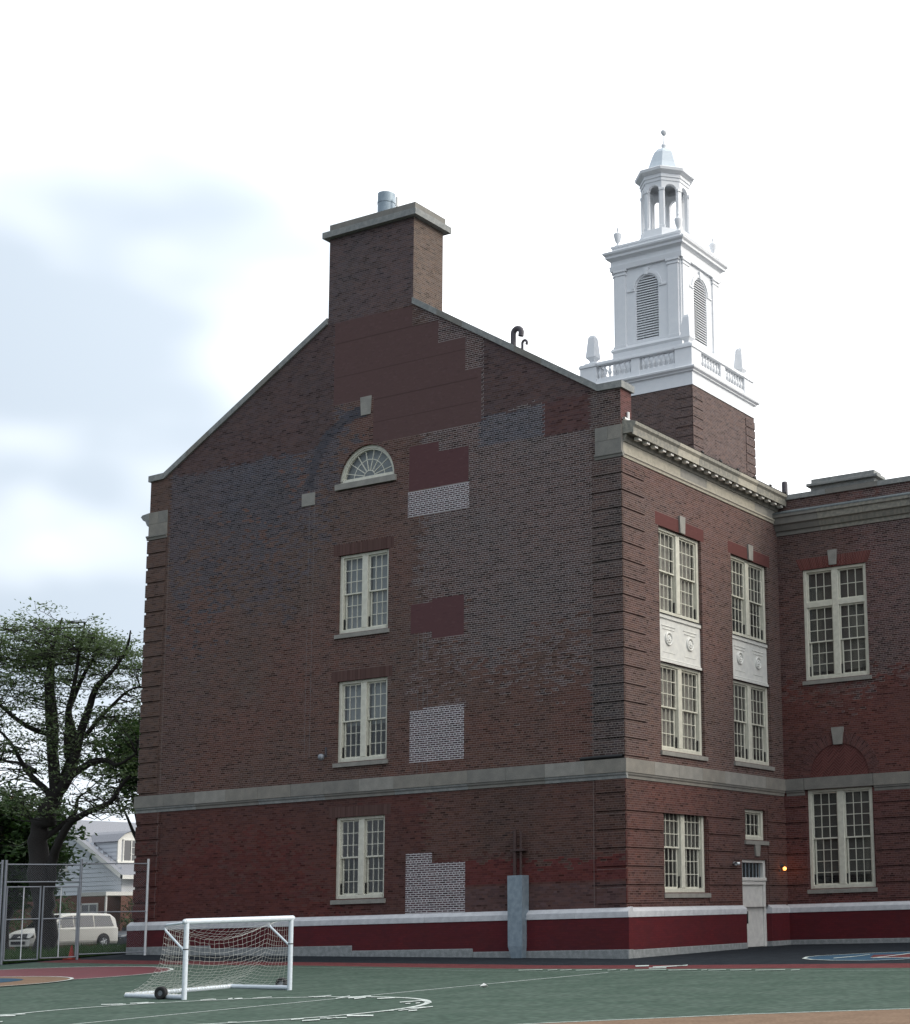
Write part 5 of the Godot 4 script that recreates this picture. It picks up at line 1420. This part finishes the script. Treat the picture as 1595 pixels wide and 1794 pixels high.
# ---------------------------------------------------------------- trees
func leaf_spray(m: MB, p: Vector3, size: float, n: int, flatness: float, ls: float) -> void:
	for k in n:
		var d = Vector3(rng.randfn(), rng.randfn() * flatness, rng.randfn()) * size * 0.5
		var c = p + d
		var nn = Vector3(rng.randf_range(-0.7, 0.7), 1.0, rng.randf_range(-0.7, 0.7)).normalized()
		if rng.randf() < 0.3: nn = Vector3(rng.randfn(), rng.randfn(), rng.randfn()).normalized()
		var a = nn.cross(Vector3(rng.randfn(), rng.randfn(), rng.randfn())).normalized()
		var b = nn.cross(a)
		var l = ls * rng.randf_range(0.6, 1.3); var w = l * 0.42
		m.quad(c - a * l, c - b * w, c + a * l, c + b * w)
func grow(limbs: Array, radii: Array, clumps: Array, o: Dictionary) -> Array:
	# limbs: polylines; clumps: crown centres [pos, size]; each clump hangs on the nearest limb point
	var wood = MB.new(); var leaf = MB.new()
	var knots = []
	for i in limbs.size():
		var pts: Array = limbs[i]
		var fine = []
		for k in pts.size() - 1:
			for j in 4:
				var t = j / 4.0
				var p0: Vector3 = pts[maxi(k - 1, 0)]; var p1: Vector3 = pts[k]; var p2: Vector3 = pts[k + 1]; var p3: Vector3 = pts[mini(k + 2, pts.size() - 1)]
				fine.append(p1.cubic_interpolate(p2, p0, p3, t) + Vector3(rng.randfn(), rng.randfn(), rng.randfn()) * radii[i][1] * 0.25)
		fine.append(pts[-1])
		wood.tube(fine, radii[i][0], radii[i][1], 9 if radii[i][0] > 0.15 else 6)
		for k in fine.size():
			if i > 0 or k > fine.size() * 0.6: knots.append(fine[k])
	for c in clumps:
		var best: Vector3 = knots[0]; var bd = 1e9
		for q in knots:
			var d: float = (q as Vector3).distance_squared_to(c[0]) + (2.0 if q.y > c[0].y else 0.0)
			if d < bd: bd = d; best = q
		if bd > 4.5: continue
		var mid: Vector3 = best.lerp(c[0], 0.5) + Vector3(rng.randfn(), rng.randfn() - 0.6, rng.randfn()) * 0.12 * sqrt(bd)
		wood.tube([best, best.lerp(mid, 0.6), mid, mid.lerp(c[0], 0.55), c[0]], clampf(0.012 + 0.009 * sqrt(bd), 0.012, 0.03), 0.006, 5)
		for k in o.twigs:
			var e: Vector3 = c[0] + Vector3(rng.randfn(), rng.randfn() * o.flat + 0.15, rng.randfn()) * c[1] * 0.62
			wood.tube([c[0].lerp(mid, rng.randf() * 0.5), c[0].lerp(e, 0.5) + Vector3(0, -0.05, 0), e], 0.014, 0.005, 3)
			leaf_spray(leaf, e, c[1] * o.spray, o.leaves, o.flat, o.leaf)
	return [wood, leaf]
func tree_at(called: String, pos: Vector3, turn: float, wl: Array, lm: Material, label: String, group: String) -> void:
	var t = node(called, self, Transform3D(Basis(Vector3.UP, turn), pos))
	tag(t, label, "tree", group)
	obj("trunk", wl[0], M.bark, t)
	obj("crown", wl[1], lm, t)
func trees() -> void:
	rng.seed = 77
	# the large airy tree by the gate; limbs as drawn against the sky (pixel offsets of the limb lines at 46.5 px to the metre)
	var base = Vector3(-26.48, gh(-26.48, -1.6), -1.6)
	var P = func(a: Array, dz: float) -> Array:
		var r = []
		for k in a.size(): r.append(Vector3((a[k][0] - 76) / 46.5, (1668 - a[k][1]) / 46.5, dz * k / a.size() + rng.randf_range(-0.15, 0.15)))
		return r
	var limbs = [
		P.call([[76, 1672], [72, 1600], [65, 1530], [62, 1475], [74, 1425], [88, 1392]], 0.2),
		P.call([[84, 1560], [90, 1510], [103, 1485], [125, 1450], [152, 1434], [200, 1415], [226, 1386], [243, 1372]], 1.6),
		P.call([[88, 1392], [84, 1340], [76, 1290], [70, 1225], [73, 1180], [82, 1125], [96, 1085]], 0.8),
		P.call([[88, 1392], [98, 1350], [106, 1300], [92, 1250], [90, 1222], [104, 1180], [122, 1140], [150, 1108]], -1.6),
		P.call([[90, 1395], [115, 1360], [130, 1295], [146, 1250], [162, 1210], [187, 1190], [212, 1150], [226, 1115]], 1.2),
		P.call([[130, 1295], [158, 1245], [187, 1205], [215, 1195]], -2.0),
		P.call([[84, 1400], [60, 1375], [40, 1350], [28, 1318], [12, 1295], [-20, 1260]], 1.5),
		P.call([[44, 1352], [22, 1342], [-2, 1333], [-40, 1325]], -1.4),
		P.call([[77, 1295], [60, 1240], [54, 1190], [40, 1130], [15, 1095]], -2.2),
		P.call([[112, 1362], [150, 1342], [178, 1338], [200, 1347], [236, 1330]], 0.8),
		P.call([[70, 1470], [98, 1447], [114, 1425], [113, 1400], [128, 1388]], -0.8),
		P.call([[74, 1290], [40, 1275], [5, 1240], [-30, 1205]], 2.4),
		P.call([[100, 1330], [112, 1260], [135, 1200], [150, 1150], [172, 1110]], 3.0),
		P.call([[80, 1330], [66, 1270], [45, 1215], [20, 1160], [-10, 1120]], -3.2),
	]
	var radii = [[0.41, 0.31], [0.2, 0.05], [0.24, 0.03], [0.2, 0.025], [0.22, 0.025], [0.1, 0.02], [0.15, 0.025], [0.12, 0.03], [0.14, 0.03], [0.16, 0.03], [0.14, 0.03], [0.12, 0.03], [0.12, 0.03], [0.12, 0.03]]
	var clumps = []
	while clumps.size() < 560:
		var u = rng.randf_range(-75, 250); var v = rng.randf_range(1070, 1490)
		# crown outline: a wide dome; sparse in the middle, where the limbs show
		var dome = 1094.0 + 70.0 * pow(absf(u - 75) / 150.0, 2.2)
		if v < dome: continue
		var dens = 1.0
		if v > 1165: dens = 0.25
		if v > 1330: dens = 0.2 if u < 60 or u > 118 else 0.06
		if v > 1440: dens = 0.10 if u < 40 else 0.0
		if u > 200 and v < 1330 and v > 1150: dens *= 0.55
		if rng.randf() > dens: continue
		var dz = rng.randf_range(-3.8, 3.8) * sqrt(maxf(0.05, 1.0 - pow((u - 85) / 180.0, 2)))
		clumps.append([Vector3((u - 76) / 46.5, (1668 - v) / 46.5, dz), rng.randf_range(0.55, 0.95)])
	var wl = grow(limbs, radii, clumps, {"twigs": 4, "flat": 0.2, "spray": 0.75, "leaves": 17, "leaf": 0.075})
	tree_at("locust_tree", base, deg_to_rad(26.94), wl, M.leaf, "large airy tree with spreading dark limbs behind the yard gate", "trees beyond the fence")
	# a denser tree across the street, partly behind the corner of the building
	for q in [
		["street_tree", Vector3(-33.4, 0, -12.5), 10.6, 1.7, 2.0, 130, "leaf_dark", 5, "dense dark green tree showing beside the building corner, above the white dormer"],
		["street_tree", Vector3(-33.8, 0, -5.5), 6.3, 2.1, 2.3, 150, "leaf_dark", 6, "dense dark tree at the left, behind the big tree trunk"],
		["street_tree", Vector3(-47.0, 0, -14.4), 7.4, 2.3, 2.4, 110, "leaf_rust", 7, "tree with rusty brown foliage at the left edge, behind the dark tree"],
		["street_tree", Vector3(-64.0, 0, -19.0), 8.5, 4.5, 3.0, 120, "leaf_dark", 8, "dark green tree behind the white house"],
	]:
		rng.seed = 100 + q[7]
		var h: float = q[2]; var rad: float = q[3]
		var lb = [[Vector3.ZERO, Vector3(0.1, h * 0.2, 0), Vector3(0, h * 0.42, 0.1)]]
		var rr = [[0.3, 0.2]]
		for k in 7:
			var a = TAU * k / 7.0
			lb.append([Vector3(0, h * 0.36, 0), Vector3(cos(a) * rad * 0.4, h * (0.5 + 0.05 * (k % 3)), sin(a) * rad * 0.4), Vector3(cos(a) * rad * 0.75, h * (0.62 + 0.1 * (k % 3)), sin(a) * rad * 0.75)])
			rr.append([0.12, 0.03])
		var cl = []
		while cl.size() < q[5]:
			var d = Vector3(rng.randf_range(-1, 1), rng.randf_range(-1, 1), rng.randf_range(-1, 1))
			if d.length() > 1.0 or d.length() < 0.45: continue
			cl.append([Vector3(d.x * rad, h - q[4] + d.y * q[4], d.z * rad), rng.randf_range(0.7, 1.1)])
		var w2 = grow(lb, rr, cl, {"twigs": 4, "flat": 0.6, "spray": 0.7, "leaves": 22, "leaf": 0.16})
		var p: Vector3 = q[1]; p.y = gh(p.x, p.z)
		tree_at(q[0], p, 0.0, w2, M[q[6]], q[8], "trees beyond the fence")
	# the row of street trees on the other side of the yard, behind the viewer: they shade the lower walls and show dark in the lower panes
	rng.seed = 900
	var lb3 = [[Vector3.ZERO, Vector3(0.1, 2.5, 0), Vector3(0, 5.5, 0.1)]]
	var rr3 = [[0.4, 0.28]]
	for k in 8:
		var a = TAU * k / 8.0
		lb3.append([Vector3(0, 4.8, 0), Vector3(cos(a) * 2.0, 8.0 + (k % 3), sin(a) * 2.0), Vector3(cos(a) * 3.8, 11.0 + 1.5 * (k % 3), sin(a) * 3.8)])
		rr3.append([0.16, 0.04])
	var cl3 = []
	while cl3.size() < 190:
		var d = Vector3(rng.randf_range(-1, 1), rng.randf_range(-1, 1), rng.randf_range(-1, 1))
		if d.length() > 1.0 or d.length() < 0.4: continue
		cl3.append([Vector3(d.x * 5.0, 9.8 + d.y * 7.0, d.z * 4.6), rng.randf_range(1.2, 1.8)])
	var w3 = grow(lb3, rr3, cl3, {"twigs": 3, "flat": 0.7, "spray": 0.8, "leaves": 14, "leaf": 0.42})
	var wm = w3[0].mesh(); var lm3 = w3[1].mesh()
	for k in 12:
		var p = Vector3(-26.0 + k * 8.0, 0, 50.0 + 1.5 * (k % 2))
		p.y = gh(p.x, p.z)
		var t = node("yard_tree", self, Transform3D(Basis(Vector3.UP, k * 1.3).scaled(Vector3.ONE * (0.95 + 0.04 * (k % 4))), p))
		tag(t, "leafy street tree on the far side of the yard, behind the viewer", "tree", "trees behind the viewer")
		obj("trunk", wm, M.bark, t)
		obj("crown", lm3, M.leaf_dark, t)
	# shrubs
	for q in [
		[Vector3(-45.6, 0, -14.4), 1.6, 3.4, "leaf_dark", 230, "tall dark leafy shrub behind the front of the minivan", 1],
		[Vector3(-45.7, 0, -11.6), 1.5, 3.2, "leaf_dark", 200, "tall dark leafy shrub at the left edge, left of the minivan", 2],
		[Vector3(-44.7, 0, -22.2), 0.85, 2.6, "leaf_dark", 130, "dark climbing shrub against the house front, right of its porch column", 3],
		[Vector3(-44.2, 0, -21.9), 0.6, 1.2, "leaf_lime", 70, "yellow-green bush beside the building corner, above the dark car", 4],
		[Vector3(-45.6, 0, -17.6), 1.2, 2.7, "leaf_dark", 160, "leafy shrub against the house wall behind the minivan", 5],
	]:
		rng.seed = 300 + q[6]
		var wood = MB.new(); var lf = MB.new()
		for k in 9:
			var a = rng.randf() * TAU
			wood.tube([Vector3.ZERO, Vector3(cos(a) * q[1] * 0.3, q[2] * 0.5, sin(a) * q[1] * 0.3), Vector3(cos(a) * q[1] * 0.6, q[2] * rng.randf_range(0.7, 1.0), sin(a) * q[1] * 0.6)], 0.03, 0.01, 5)
		for k in q[4]:
			var d = Vector3(rng.randf_range(-1, 1), rng.randf_range(0, 1), rng.randf_range(-1, 1))
			if Vector2(d.x, d.z).length() > 1.0 - 0.5 * d.y * d.y: continue
			leaf_spray(lf, Vector3(d.x * q[1], d.y * q[2] + 0.1, d.z * q[1]), 0.5, 22, 0.7, 0.09)
		var p: Vector3 = q[0]; p.y = gh(p.x, p.z)
		var s = node("shrub", self, Transform3D(Basis.IDENTITY, p))
		tag(s, q[5], "shrub", "shrubs beyond the fence")
		obj("stems", wood, M.bark, s)
		obj("foliage", lf, M[q[3]], s)

# ---------------------------------------------------------------- vehicles; length runs along +x (front), local
func wheel(parent: Node, p: Vector3, r: float) -> void:
	var ty = MB.new()
	ty.lathe([Vector2(r * 0.62, -0.1), Vector2(r * 0.92, -0.11), Vector2(r, -0.07), Vector2(r, 0.07), Vector2(r * 0.92, 0.11), Vector2(r * 0.62, 0.1)], 24)
	var w = obj("wheel", ty, M.rubber, parent, Transform3D(Basis(Vector3.RIGHT, PI / 2), p))
	var rm = MB.new()
	for s in [-1.0, 1.0]:
		rm.lathe([Vector2(0.0, 0.07 * s), Vector2(r * 0.2, 0.08 * s), Vector2(r * 0.5, 0.05 * s), Vector2(r * 0.62, 0.09 * s)], 20)
		for k in 5:
			var a = TAU * k / 5
			rm.tube([Vector3(cos(a) * 0.04, 0.085 * s, sin(a) * 0.04), Vector3(cos(a) * r * 0.6, 0.1 * s, sin(a) * r * 0.6)], 0.025, 0.03, 5)
	obj("rim", rm, M.pale_steel, w)
func loft(sections: Array) -> MB:
	# sections along x: each [x, [(halfwidth, y) ... from sill up to roof centre]]; mirrored left and right
	var m = MB.new()
	for k in sections.size() - 1:
		var A: Array = sections[k][1]; var B: Array = sections[k + 1][1]
		var xa: float = sections[k][0]; var xb: float = sections[k + 1][0]
		for j in A.size() - 1:
			m.quad(Vector3(xa, A[j].y, A[j].x), Vector3(xb, B[j].y, B[j].x), Vector3(xb, B[j + 1].y, B[j + 1].x), Vector3(xa, A[j + 1].y, A[j + 1].x))
			m.quad(Vector3(xb, B[j].y, -B[j].x), Vector3(xa, A[j].y, -A[j].x), Vector3(xa, A[j + 1].y, -A[j + 1].x), Vector3(xb, B[j + 1].y, -B[j + 1].x))
	for e in [0, sections.size() - 1]:
		var A: Array = sections[e][1]; var x: float = sections[e][0]
		for j in A.size() - 1:
			if e == 0: m.quad(Vector3(x, A[j].y, -A[j].x), Vector3(x, A[j].y, A[j].x), Vector3(x, A[j + 1].y, A[j + 1].x), Vector3(x, A[j + 1].y, -A[j + 1].x))
			else: m.quad(Vector3(x, A[j].y, A[j].x), Vector3(x, A[j].y, -A[j].x), Vector3(x, A[j + 1].y, -A[j + 1].x), Vector3(x, A[j + 1].y, A[j + 1].x))
	return m
func vehicle(called: String, label: String, category: String, p: Vector3, turn: float, paint: Material, prof: Array, o: Dictionary) -> void:
	var v = node(called, self, Transform3D(Basis(Vector3.UP, turn), Vector3(p.x, gh(p.x, p.z) + 0.012, p.z)))
	tag(v, label, category, "cars parked in the street")
	# prof: [x, belt height, roof height] along the body, rear to front
	var body = []; var cabin = []
	for q in prof:
		var hw: float = o.hw * q[3]
		body.append([q[0], [Vector2(hw * 0.93, 0.24), Vector2(hw, 0.36), Vector2(hw * 1.0, 0.62), Vector2(hw * 0.985, q[1] - 0.06), Vector2(hw * 0.955, q[1]), Vector2(0.0, q[1] + 0.03)]])
		if q[2] > 0:
			var lean: float = (q[2] - q[1]) * 0.22
			cabin.append([q[0], [Vector2(hw * 0.955, q[1] - 0.02), Vector2(hw * 0.93 - lean * 0.85, q[2] - 0.10), Vector2(hw * 0.88 - lean, q[2] - 0.03), Vector2(hw * 0.5, q[2]), Vector2(0, q[2] + 0.01)]])
	obj("body", loft(body), paint, v)
	obj("cabin", loft(cabin), paint, v)
	# side windows: dark glass standing a hair proud of the cabin sides
	for s in [-1.0, 1.0]:
		for g in o.glass:
			var m = MB.new()
			var pts = []
			for c in g:
				var hw: float = o.hw * 0.955; var roof: float = o.roof; var belt: float = o.belt
				var t: float = (c.y - belt) / (roof - 0.10 - belt)
				pts.append(Vector3(c.x, c.y, s * (lerpf(hw, o.hw * 0.93 - (roof - belt) * 0.22 * 0.85, t) + 0.012)))
			if s > 0: m.quad(pts[0], pts[1], pts[2], pts[3])
			else: m.quad(pts[1], pts[0], pts[3], pts[2])
			obj("side_window", m, M.car_glass, v)
	for g in o.ends:
		var m = MB.new(); m.quad(g[0], g[1], g[2], g[3])
		obj(g[4], m, g[5], v)
	for x in o.wheels:
		for s in [-1.0, 1.0]:
			var ar = MB.new(); ar.lathe([Vector2(0.0, 0.0), Vector2(0.40, 0.0)], 20)
			obj("wheel_arch", ar, M.black, v, Transform3D(Basis(Vector3.RIGHT, PI / 2), Vector3(x, 0.36, s * (o.hw + 0.003))))
			wheel(v, Vector3(x, 0.33, s * (o.hw - 0.06)), 0.33)
	for s in [-1.0, 1.0]:
		obj("door_handle", bxm(0.2, 0.03, 0.03), paint, v, at(o.handle, o.belt - 0.12, s * (o.hw + 0.004)))
		obj("wing_mirror", bxm(0.12, 0.15, 0.2), paint, v, at(o.mirror, o.belt + 0.08, s * (o.hw + 0.08)))
		obj("side_trim", bxm(o.trim, 0.05, 0.02), M.trim, v, at(0.0, 0.42, s * (o.hw + 0.006)))
func vehicles() -> void:
	M.car_glass = mat(lin(0.012, 0.013, 0.014), 0.06, 0.0, 0.6)
	M.trim = mat(lin(0.4, 0.39, 0.36), 0.4)
	var white = mat(lin(0.54, 0.53, 0.48), 0.3); white.clearcoat_enabled = true; white.clearcoat = 0.6
	var dark = mat(lin(0.035, 0.045, 0.06), 0.3); dark.clearcoat_enabled = true; dark.clearcoat = 0.6
	var lamp = mat(lin(0.5, 0.5, 0.48), 0.15); var red = mat(lin(0.25, 0.02, 0.02), 0.25); var amber = mat(lin(0.45, 0.2, 0.08), 0.3)
	vehicle("minivan", "cream white minivan parked in the street behind the yard gate", "van", Vector3(-42.1, 0, -15.4), -PI / 2, white,
		[[-2.55, 0.80, 0.0, 0.80], [-2.52, 1.02, 1.06, 0.90], [-2.40, 1.06, 1.52, 0.97], [-2.1, 1.06, 1.72, 1.0], [-1.0, 1.06, 1.77, 1.0], [0.3, 1.06, 1.76, 1.0], [0.75, 1.06, 1.70, 1.0], [1.55, 1.06, 1.10, 1.0], [1.62, 1.05, 0.0, 1.0], [2.1, 0.96, 0.0, 0.98], [2.42, 0.84, 0.0, 0.92], [2.56, 0.62, 0.0, 0.82]],
		{"hw": 0.97, "belt": 1.06, "roof": 1.76, "wheels": [-1.55, 1.55], "handle": 0.1, "mirror": 1.15, "trim": 2.3,
		"glass": [[Vector2(-2.2, 1.09), Vector2(-1.08, 1.09), Vector2(-1.08, 1.62), Vector2(-2.05, 1.60)], [Vector2(-1.0, 1.09), Vector2(0.12, 1.09), Vector2(0.12, 1.63), Vector2(-1.0, 1.63)], [Vector2(0.2, 1.09), Vector2(1.28, 1.09), Vector2(0.72, 1.58), Vector2(0.2, 1.63)]],
		"ends": [[Vector3(1.56, 1.11, 0.84), Vector3(1.56, 1.11, -0.84), Vector3(0.80, 1.69, -0.66), Vector3(0.80, 1.69, 0.66), "windscreen", M.car_glass], [Vector3(-2.55, 1.1, -0.8), Vector3(-2.55, 1.1, 0.8), Vector3(-2.43, 1.55, 0.7), Vector3(-2.43, 1.55, -0.7), "rear_window", M.car_glass],
			[Vector3(2.575, 0.62, 0.55), Vector3(2.575, 0.62, -0.55), Vector3(2.455, 0.82, -0.5), Vector3(2.455, 0.82, 0.5), "grille", M.black], [Vector3(2.60, 0.33, 0.5), Vector3(2.60, 0.33, -0.5), Vector3(2.60, 0.48, -0.5), Vector3(2.60, 0.48, 0.5), "lower_grille", M.black],
			[Vector3(2.47, 0.64, 0.84), Vector3(2.57, 0.64, 0.58), Vector3(2.46, 0.84, 0.55), Vector3(2.30, 0.88, 0.86), "headlight", lamp], [Vector3(2.57, 0.64, -0.58), Vector3(2.47, 0.64, -0.84), Vector3(2.30, 0.88, -0.86), Vector3(2.46, 0.84, -0.55), "headlight", lamp],
			[Vector3(2.40, 0.66, 0.90), Vector3(2.47, 0.64, 0.845), Vector3(2.31, 0.88, 0.865), Vector3(2.24, 0.88, 0.93), "turn_signal", amber],
			[Vector3(-2.50, 0.75, 0.93), Vector3(-2.40, 0.75, 0.96), Vector3(-2.36, 1.2, 0.93), Vector3(-2.46, 1.2, 0.87), "tail_light", red]]})
	vehicle("parked_sedan", "dark blue sedan parked behind the minivan, half hidden by the building corner", "car", Vector3(-42.3, 0, -20.9), -PI / 2, dark,
		[[-2.3, 0.72, 0.0, 0.82], [-2.2, 0.92, 0.0, 0.93], [-1.75, 0.95, 0.99, 1.0], [-1.0, 0.95, 1.38, 1.0], [0.0, 0.94, 1.44, 1.0], [0.5, 0.94, 1.38, 1.0], [1.15, 0.93, 0.97, 1.0], [1.2, 0.93, 0.0, 1.0], [1.9, 0.82, 0.0, 0.96], [2.3, 0.62, 0.0, 0.84]],
		{"hw": 0.9, "belt": 0.95, "roof": 1.43, "wheels": [-1.4, 1.4], "handle": -0.1, "mirror": 0.8, "trim": 2.0,
		"glass": [[Vector2(-1.4, 0.98), Vector2(-0.3, 0.98), Vector2(-0.3, 1.32), Vector2(-0.95, 1.29)], [Vector2(-0.22, 0.98), Vector2(0.85, 0.98), Vector2(0.45, 1.28), Vector2(-0.22, 1.33)]],
		"ends": [[Vector3(1.16, 0.98, 0.76), Vector3(1.16, 0.98, -0.76), Vector3(0.55, 1.37, -0.6), Vector3(0.55, 1.37, 0.6), "windscreen", M.car_glass], [Vector3(2.25, 0.55, 0.74), Vector3(2.33, 0.55, 0.45), Vector3(2.2, 0.72, 0.45), Vector3(2.08, 0.75, 0.76), "headlight", lamp], [Vector3(2.33, 0.55, -0.45), Vector3(2.25, 0.55, -0.74), Vector3(2.08, 0.75, -0.76), Vector3(2.2, 0.72, -0.45), "headlight", lamp], [Vector3(2.335, 0.5, 0.44), Vector3(2.335, 0.5, -0.44), Vector3(2.21, 0.7, -0.44), Vector3(2.21, 0.7, 0.44), "grille", M.black]]})

# ---------------------------------------------------------------- house across the street; faces +x, gable end to +z
func house() -> void:
	M.siding = mat(lin(0.60, 0.63, 0.68), 0.6)
	M.house_brick = noisy(lin(0.17, 0.085, 0.062), lin(0.13, 0.065, 0.05), 61, 1.6, 0.9, 0.06, 0.3)
	M.shingle = noisy(lin(0.24, 0.25, 0.28), lin(0.18, 0.19, 0.215), 62, 1.4, 0.9, 0.05, 0.25)
	M.trim_white = mat(lin(0.66, 0.66, 0.63), 0.5)
	var X0 = -55.9; var X1 = -46.0; var Z0 = -33.0; var Z1 = -22.2
	var gy = gh(-46, -21)
	var h = node("dwelling_house", self, at(X1, gy, Z1))
	tag(h, "house with brick ground floor, pale siding, grey roof and white dormer", "house")
	var D = X0 - X1; var L = Z0 - Z1
	var e = 4.12; var rg = 7.2                       # eaves and ridge above the lot
	var m = MB.new(); m.box(D, 0, 0, 2.95, L, 0)
	obj("brick_wall", m, M.house_brick, h)
	# lapped siding, board by board, on the gable end and the front
	var n = 22
	for k in n:
		var y0 = 2.95 + k * 0.235; var y1 = y0 + 0.25
		if y0 > rg - 0.2: break
		var x0 = D; var x1 = 0.0
		if y0 > e:
			var t = (y0 - e) / (rg - e); x0 = lerpf(D, D / 2, t); x1 = lerpf(0.0, D / 2, t)
		m = MB.new()
		m.quad(Vector3(x0, y0, 0.05), Vector3(x1, y0, 0.05), Vector3(x1, y1, 0.02), Vector3(x0, y1, 0.02))
		m.quad(Vector3(x0, y0, 0.0), Vector3(x1, y0, 0.0), Vector3(x1, y0, 0.05), Vector3(x0, y0, 0.05))
		obj("siding_board", m, M.siding, h)
	m = MB.new(); m.box(D, -0.002, 2.95, e, L, 0.0)
	m.sheet(PackedVector2Array([Vector2(D, e), Vector2(0, e), Vector2(D / 2, rg)]), 0.0)
	obj("upper_wall", m, M.siding, h)
	var roof = MB.new()
	roof.quad(Vector3(0.55, e - 0.22, 0.45), Vector3(0.55, e - 0.22, L), Vector3(D / 2, rg, L), Vector3(D / 2, rg, 0.45))
	roof.quad(Vector3(D / 2, rg, 0.45), Vector3(D / 2, rg, L), Vector3(D - 0.55, e - 0.22, L), Vector3(D - 0.55, e - 0.22, 0.45))
	var ro = obj("roof", roof, M.shingle, h)
	m = MB.new()
	for s in [[0.55, D / 2], [D - 0.55, D / 2]]:
		m.quad(Vector3(s[0], e - 0.47, 0.46), Vector3(s[1], rg - 0.25, 0.46), Vector3(s[1], rg, 0.46), Vector3(s[0], e - 0.22, 0.46))
		m.quad(Vector3(s[0], e - 0.30, 0.0), Vector3(s[1], rg - 0.08, 0.0), Vector3(s[1], rg - 0.08, 0.46), Vector3(s[0], e - 0.30, 0.46))
	m.box(0.4, 0.58, e - 0.42, e - 0.2, L, 0.46)
	obj("rake_board", m, M.trim_white, ro)
	# dormer on the street slope
	var dz0 = -2.1; var dz1 = -0.3
	var dm = node("dormer", h)
	m = MB.new(); m.box(-3.4, -0.8, e, 5.9, dz0, dz1)
	obj("dormer_wall", m, M.siding, dm)
	for k in 8:
		var y = e + 0.02 + k * 0.22
		m = MB.new()
		m.quad(Vector3(-3.4, y, dz1 + 0.035), Vector3(-0.8, y, dz1 + 0.035), Vector3(-0.8, y + 0.22, dz1 + 0.008), Vector3(-3.4, y + 0.22, dz1 + 0.008))
		m.quad(Vector3(-0.765, y, dz1), Vector3(-0.765, y, dz0), Vector3(-0.79, y + 0.22, dz0), Vector3(-0.79, y + 0.22, dz1))
		obj("siding_board", m, M.siding, dm)
	m = MB.new()
	var zc = (dz0 + dz1) / 2
	var gp = [[dz1 + 0.15, 5.8], [dz1 - 0.4, 6.25], [zc, 6.42], [dz0 + 0.4, 6.25], [dz0 - 0.15, 5.8]]
	for k in 4:
		m.quad(Vector3(-0.62, gp[k][1], gp[k][0]), Vector3(-0.62, gp[k + 1][1], gp[k + 1][0]), Vector3(-3.6, gp[k + 1][1], gp[k + 1][0]), Vector3(-3.6, gp[k][1], gp[k][0]))
	obj("dormer_roof", m, M.shingle, dm)
	m = MB.new()
	var fan = [Vector3(-0.76, 5.88, dz1), Vector3(-0.76, 6.2, dz1 - 0.4), Vector3(-0.76, 6.37, zc), Vector3(-0.76, 6.2, dz0 + 0.4), Vector3(-0.76, 5.88, dz0)]
	for k in 3: m.tri(fan[0], fan[k + 2], fan[k + 1])
	m.box(-0.78, -0.70, e + 0.1, 5.88, dz1 - 0.2, dz1 + 0.04); m.box(-0.78, -0.70, e + 0.1, 5.88, dz0 - 0.04, dz0 + 0.2); m.box(-0.8, -0.6, e + 0.45, e + 0.57, dz0 - 0.1, dz1 + 0.1)
	obj("dormer_trim", m, M.trim_white, dm)
	house_window(dm, Transform3D(Basis(Vector3.UP, PI / 2), Vector3(-0.76, 4.75, zc)), 1.0, 1.1)
	house_window(h, Transform3D(Basis(Vector3.UP, PI / 2), Vector3(0.0, 1.0, -2.4)), 1.5, 1.4)
	house_window(h, Transform3D(Basis.IDENTITY, Vector3(-2.4, 1.0, 0.0)), 1.2, 1.4)
	house_window(h, Transform3D(Basis.IDENTITY, Vector3(-4.95, 4.4, 0.05)), 1.2, 1.4)
	# porch canopy and its column
	m = MB.new(); m.box(-0.6, 1.5, 2.8, 3.0, 0.06, 2.3)
	obj("porch_canopy", m, M.trim_white, h)
	m = MB.new(); m.tube([Vector3(1.4, 0, 2.2), Vector3(1.4, 2.8, 2.2)], 0.07, 0.06, 10)
	obj("porch_column", m, M.trim_white, h)
func house_window(parent: Node, tf: Transform3D, w: float, hh: float) -> void:
	var win = node("window", parent, tf)
	var m = MB.new()
	m.bev(-w / 2 - 0.08, -w / 2, -0.05, hh + 0.08, -0.05, 0.06, 0.01); m.bev(w / 2, w / 2 + 0.08, -0.05, hh + 0.08, -0.05, 0.06, 0.01); m.bev(-w / 2, w / 2, hh, hh + 0.08, -0.05, 0.06, 0.01); m.bev(-w / 2 - 0.12, w / 2 + 0.12, -0.12, 0.0, -0.05, 0.1, 0.01)
	m.box(-0.03, 0.03, 0, hh, 0.01, 0.05)
	obj("frame", m, M.trim_white, win)
	for s in [-1, 1]:
		obj("pane", bxm(w / 2 - 0.04, hh, 0.01), M.car_glass, win, at(s * w / 4, hh / 2, 0.02))
	for y in [0.33, 0.66]:
		m = MB.new(); m.box(0.03, w / 2, hh * y - 0.01, hh * y + 0.01, 0.02, 0.04)
		obj("muntin", m, M.trim_white, win)

func _ready() -> void:
	rng.seed = 4242
	look()
	materials()
	M.red_court_deep = noisy(lin(0.125, 0.018, 0.026), lin(0.10, 0.015, 0.022), 53, 4.0, 0.6, 0.03, 0.12, 0.3)
	ground()
	school()
	wing()
	tower()
	trees()
	vehicles()
	house()
	fence()
	goal()
	fixtures()
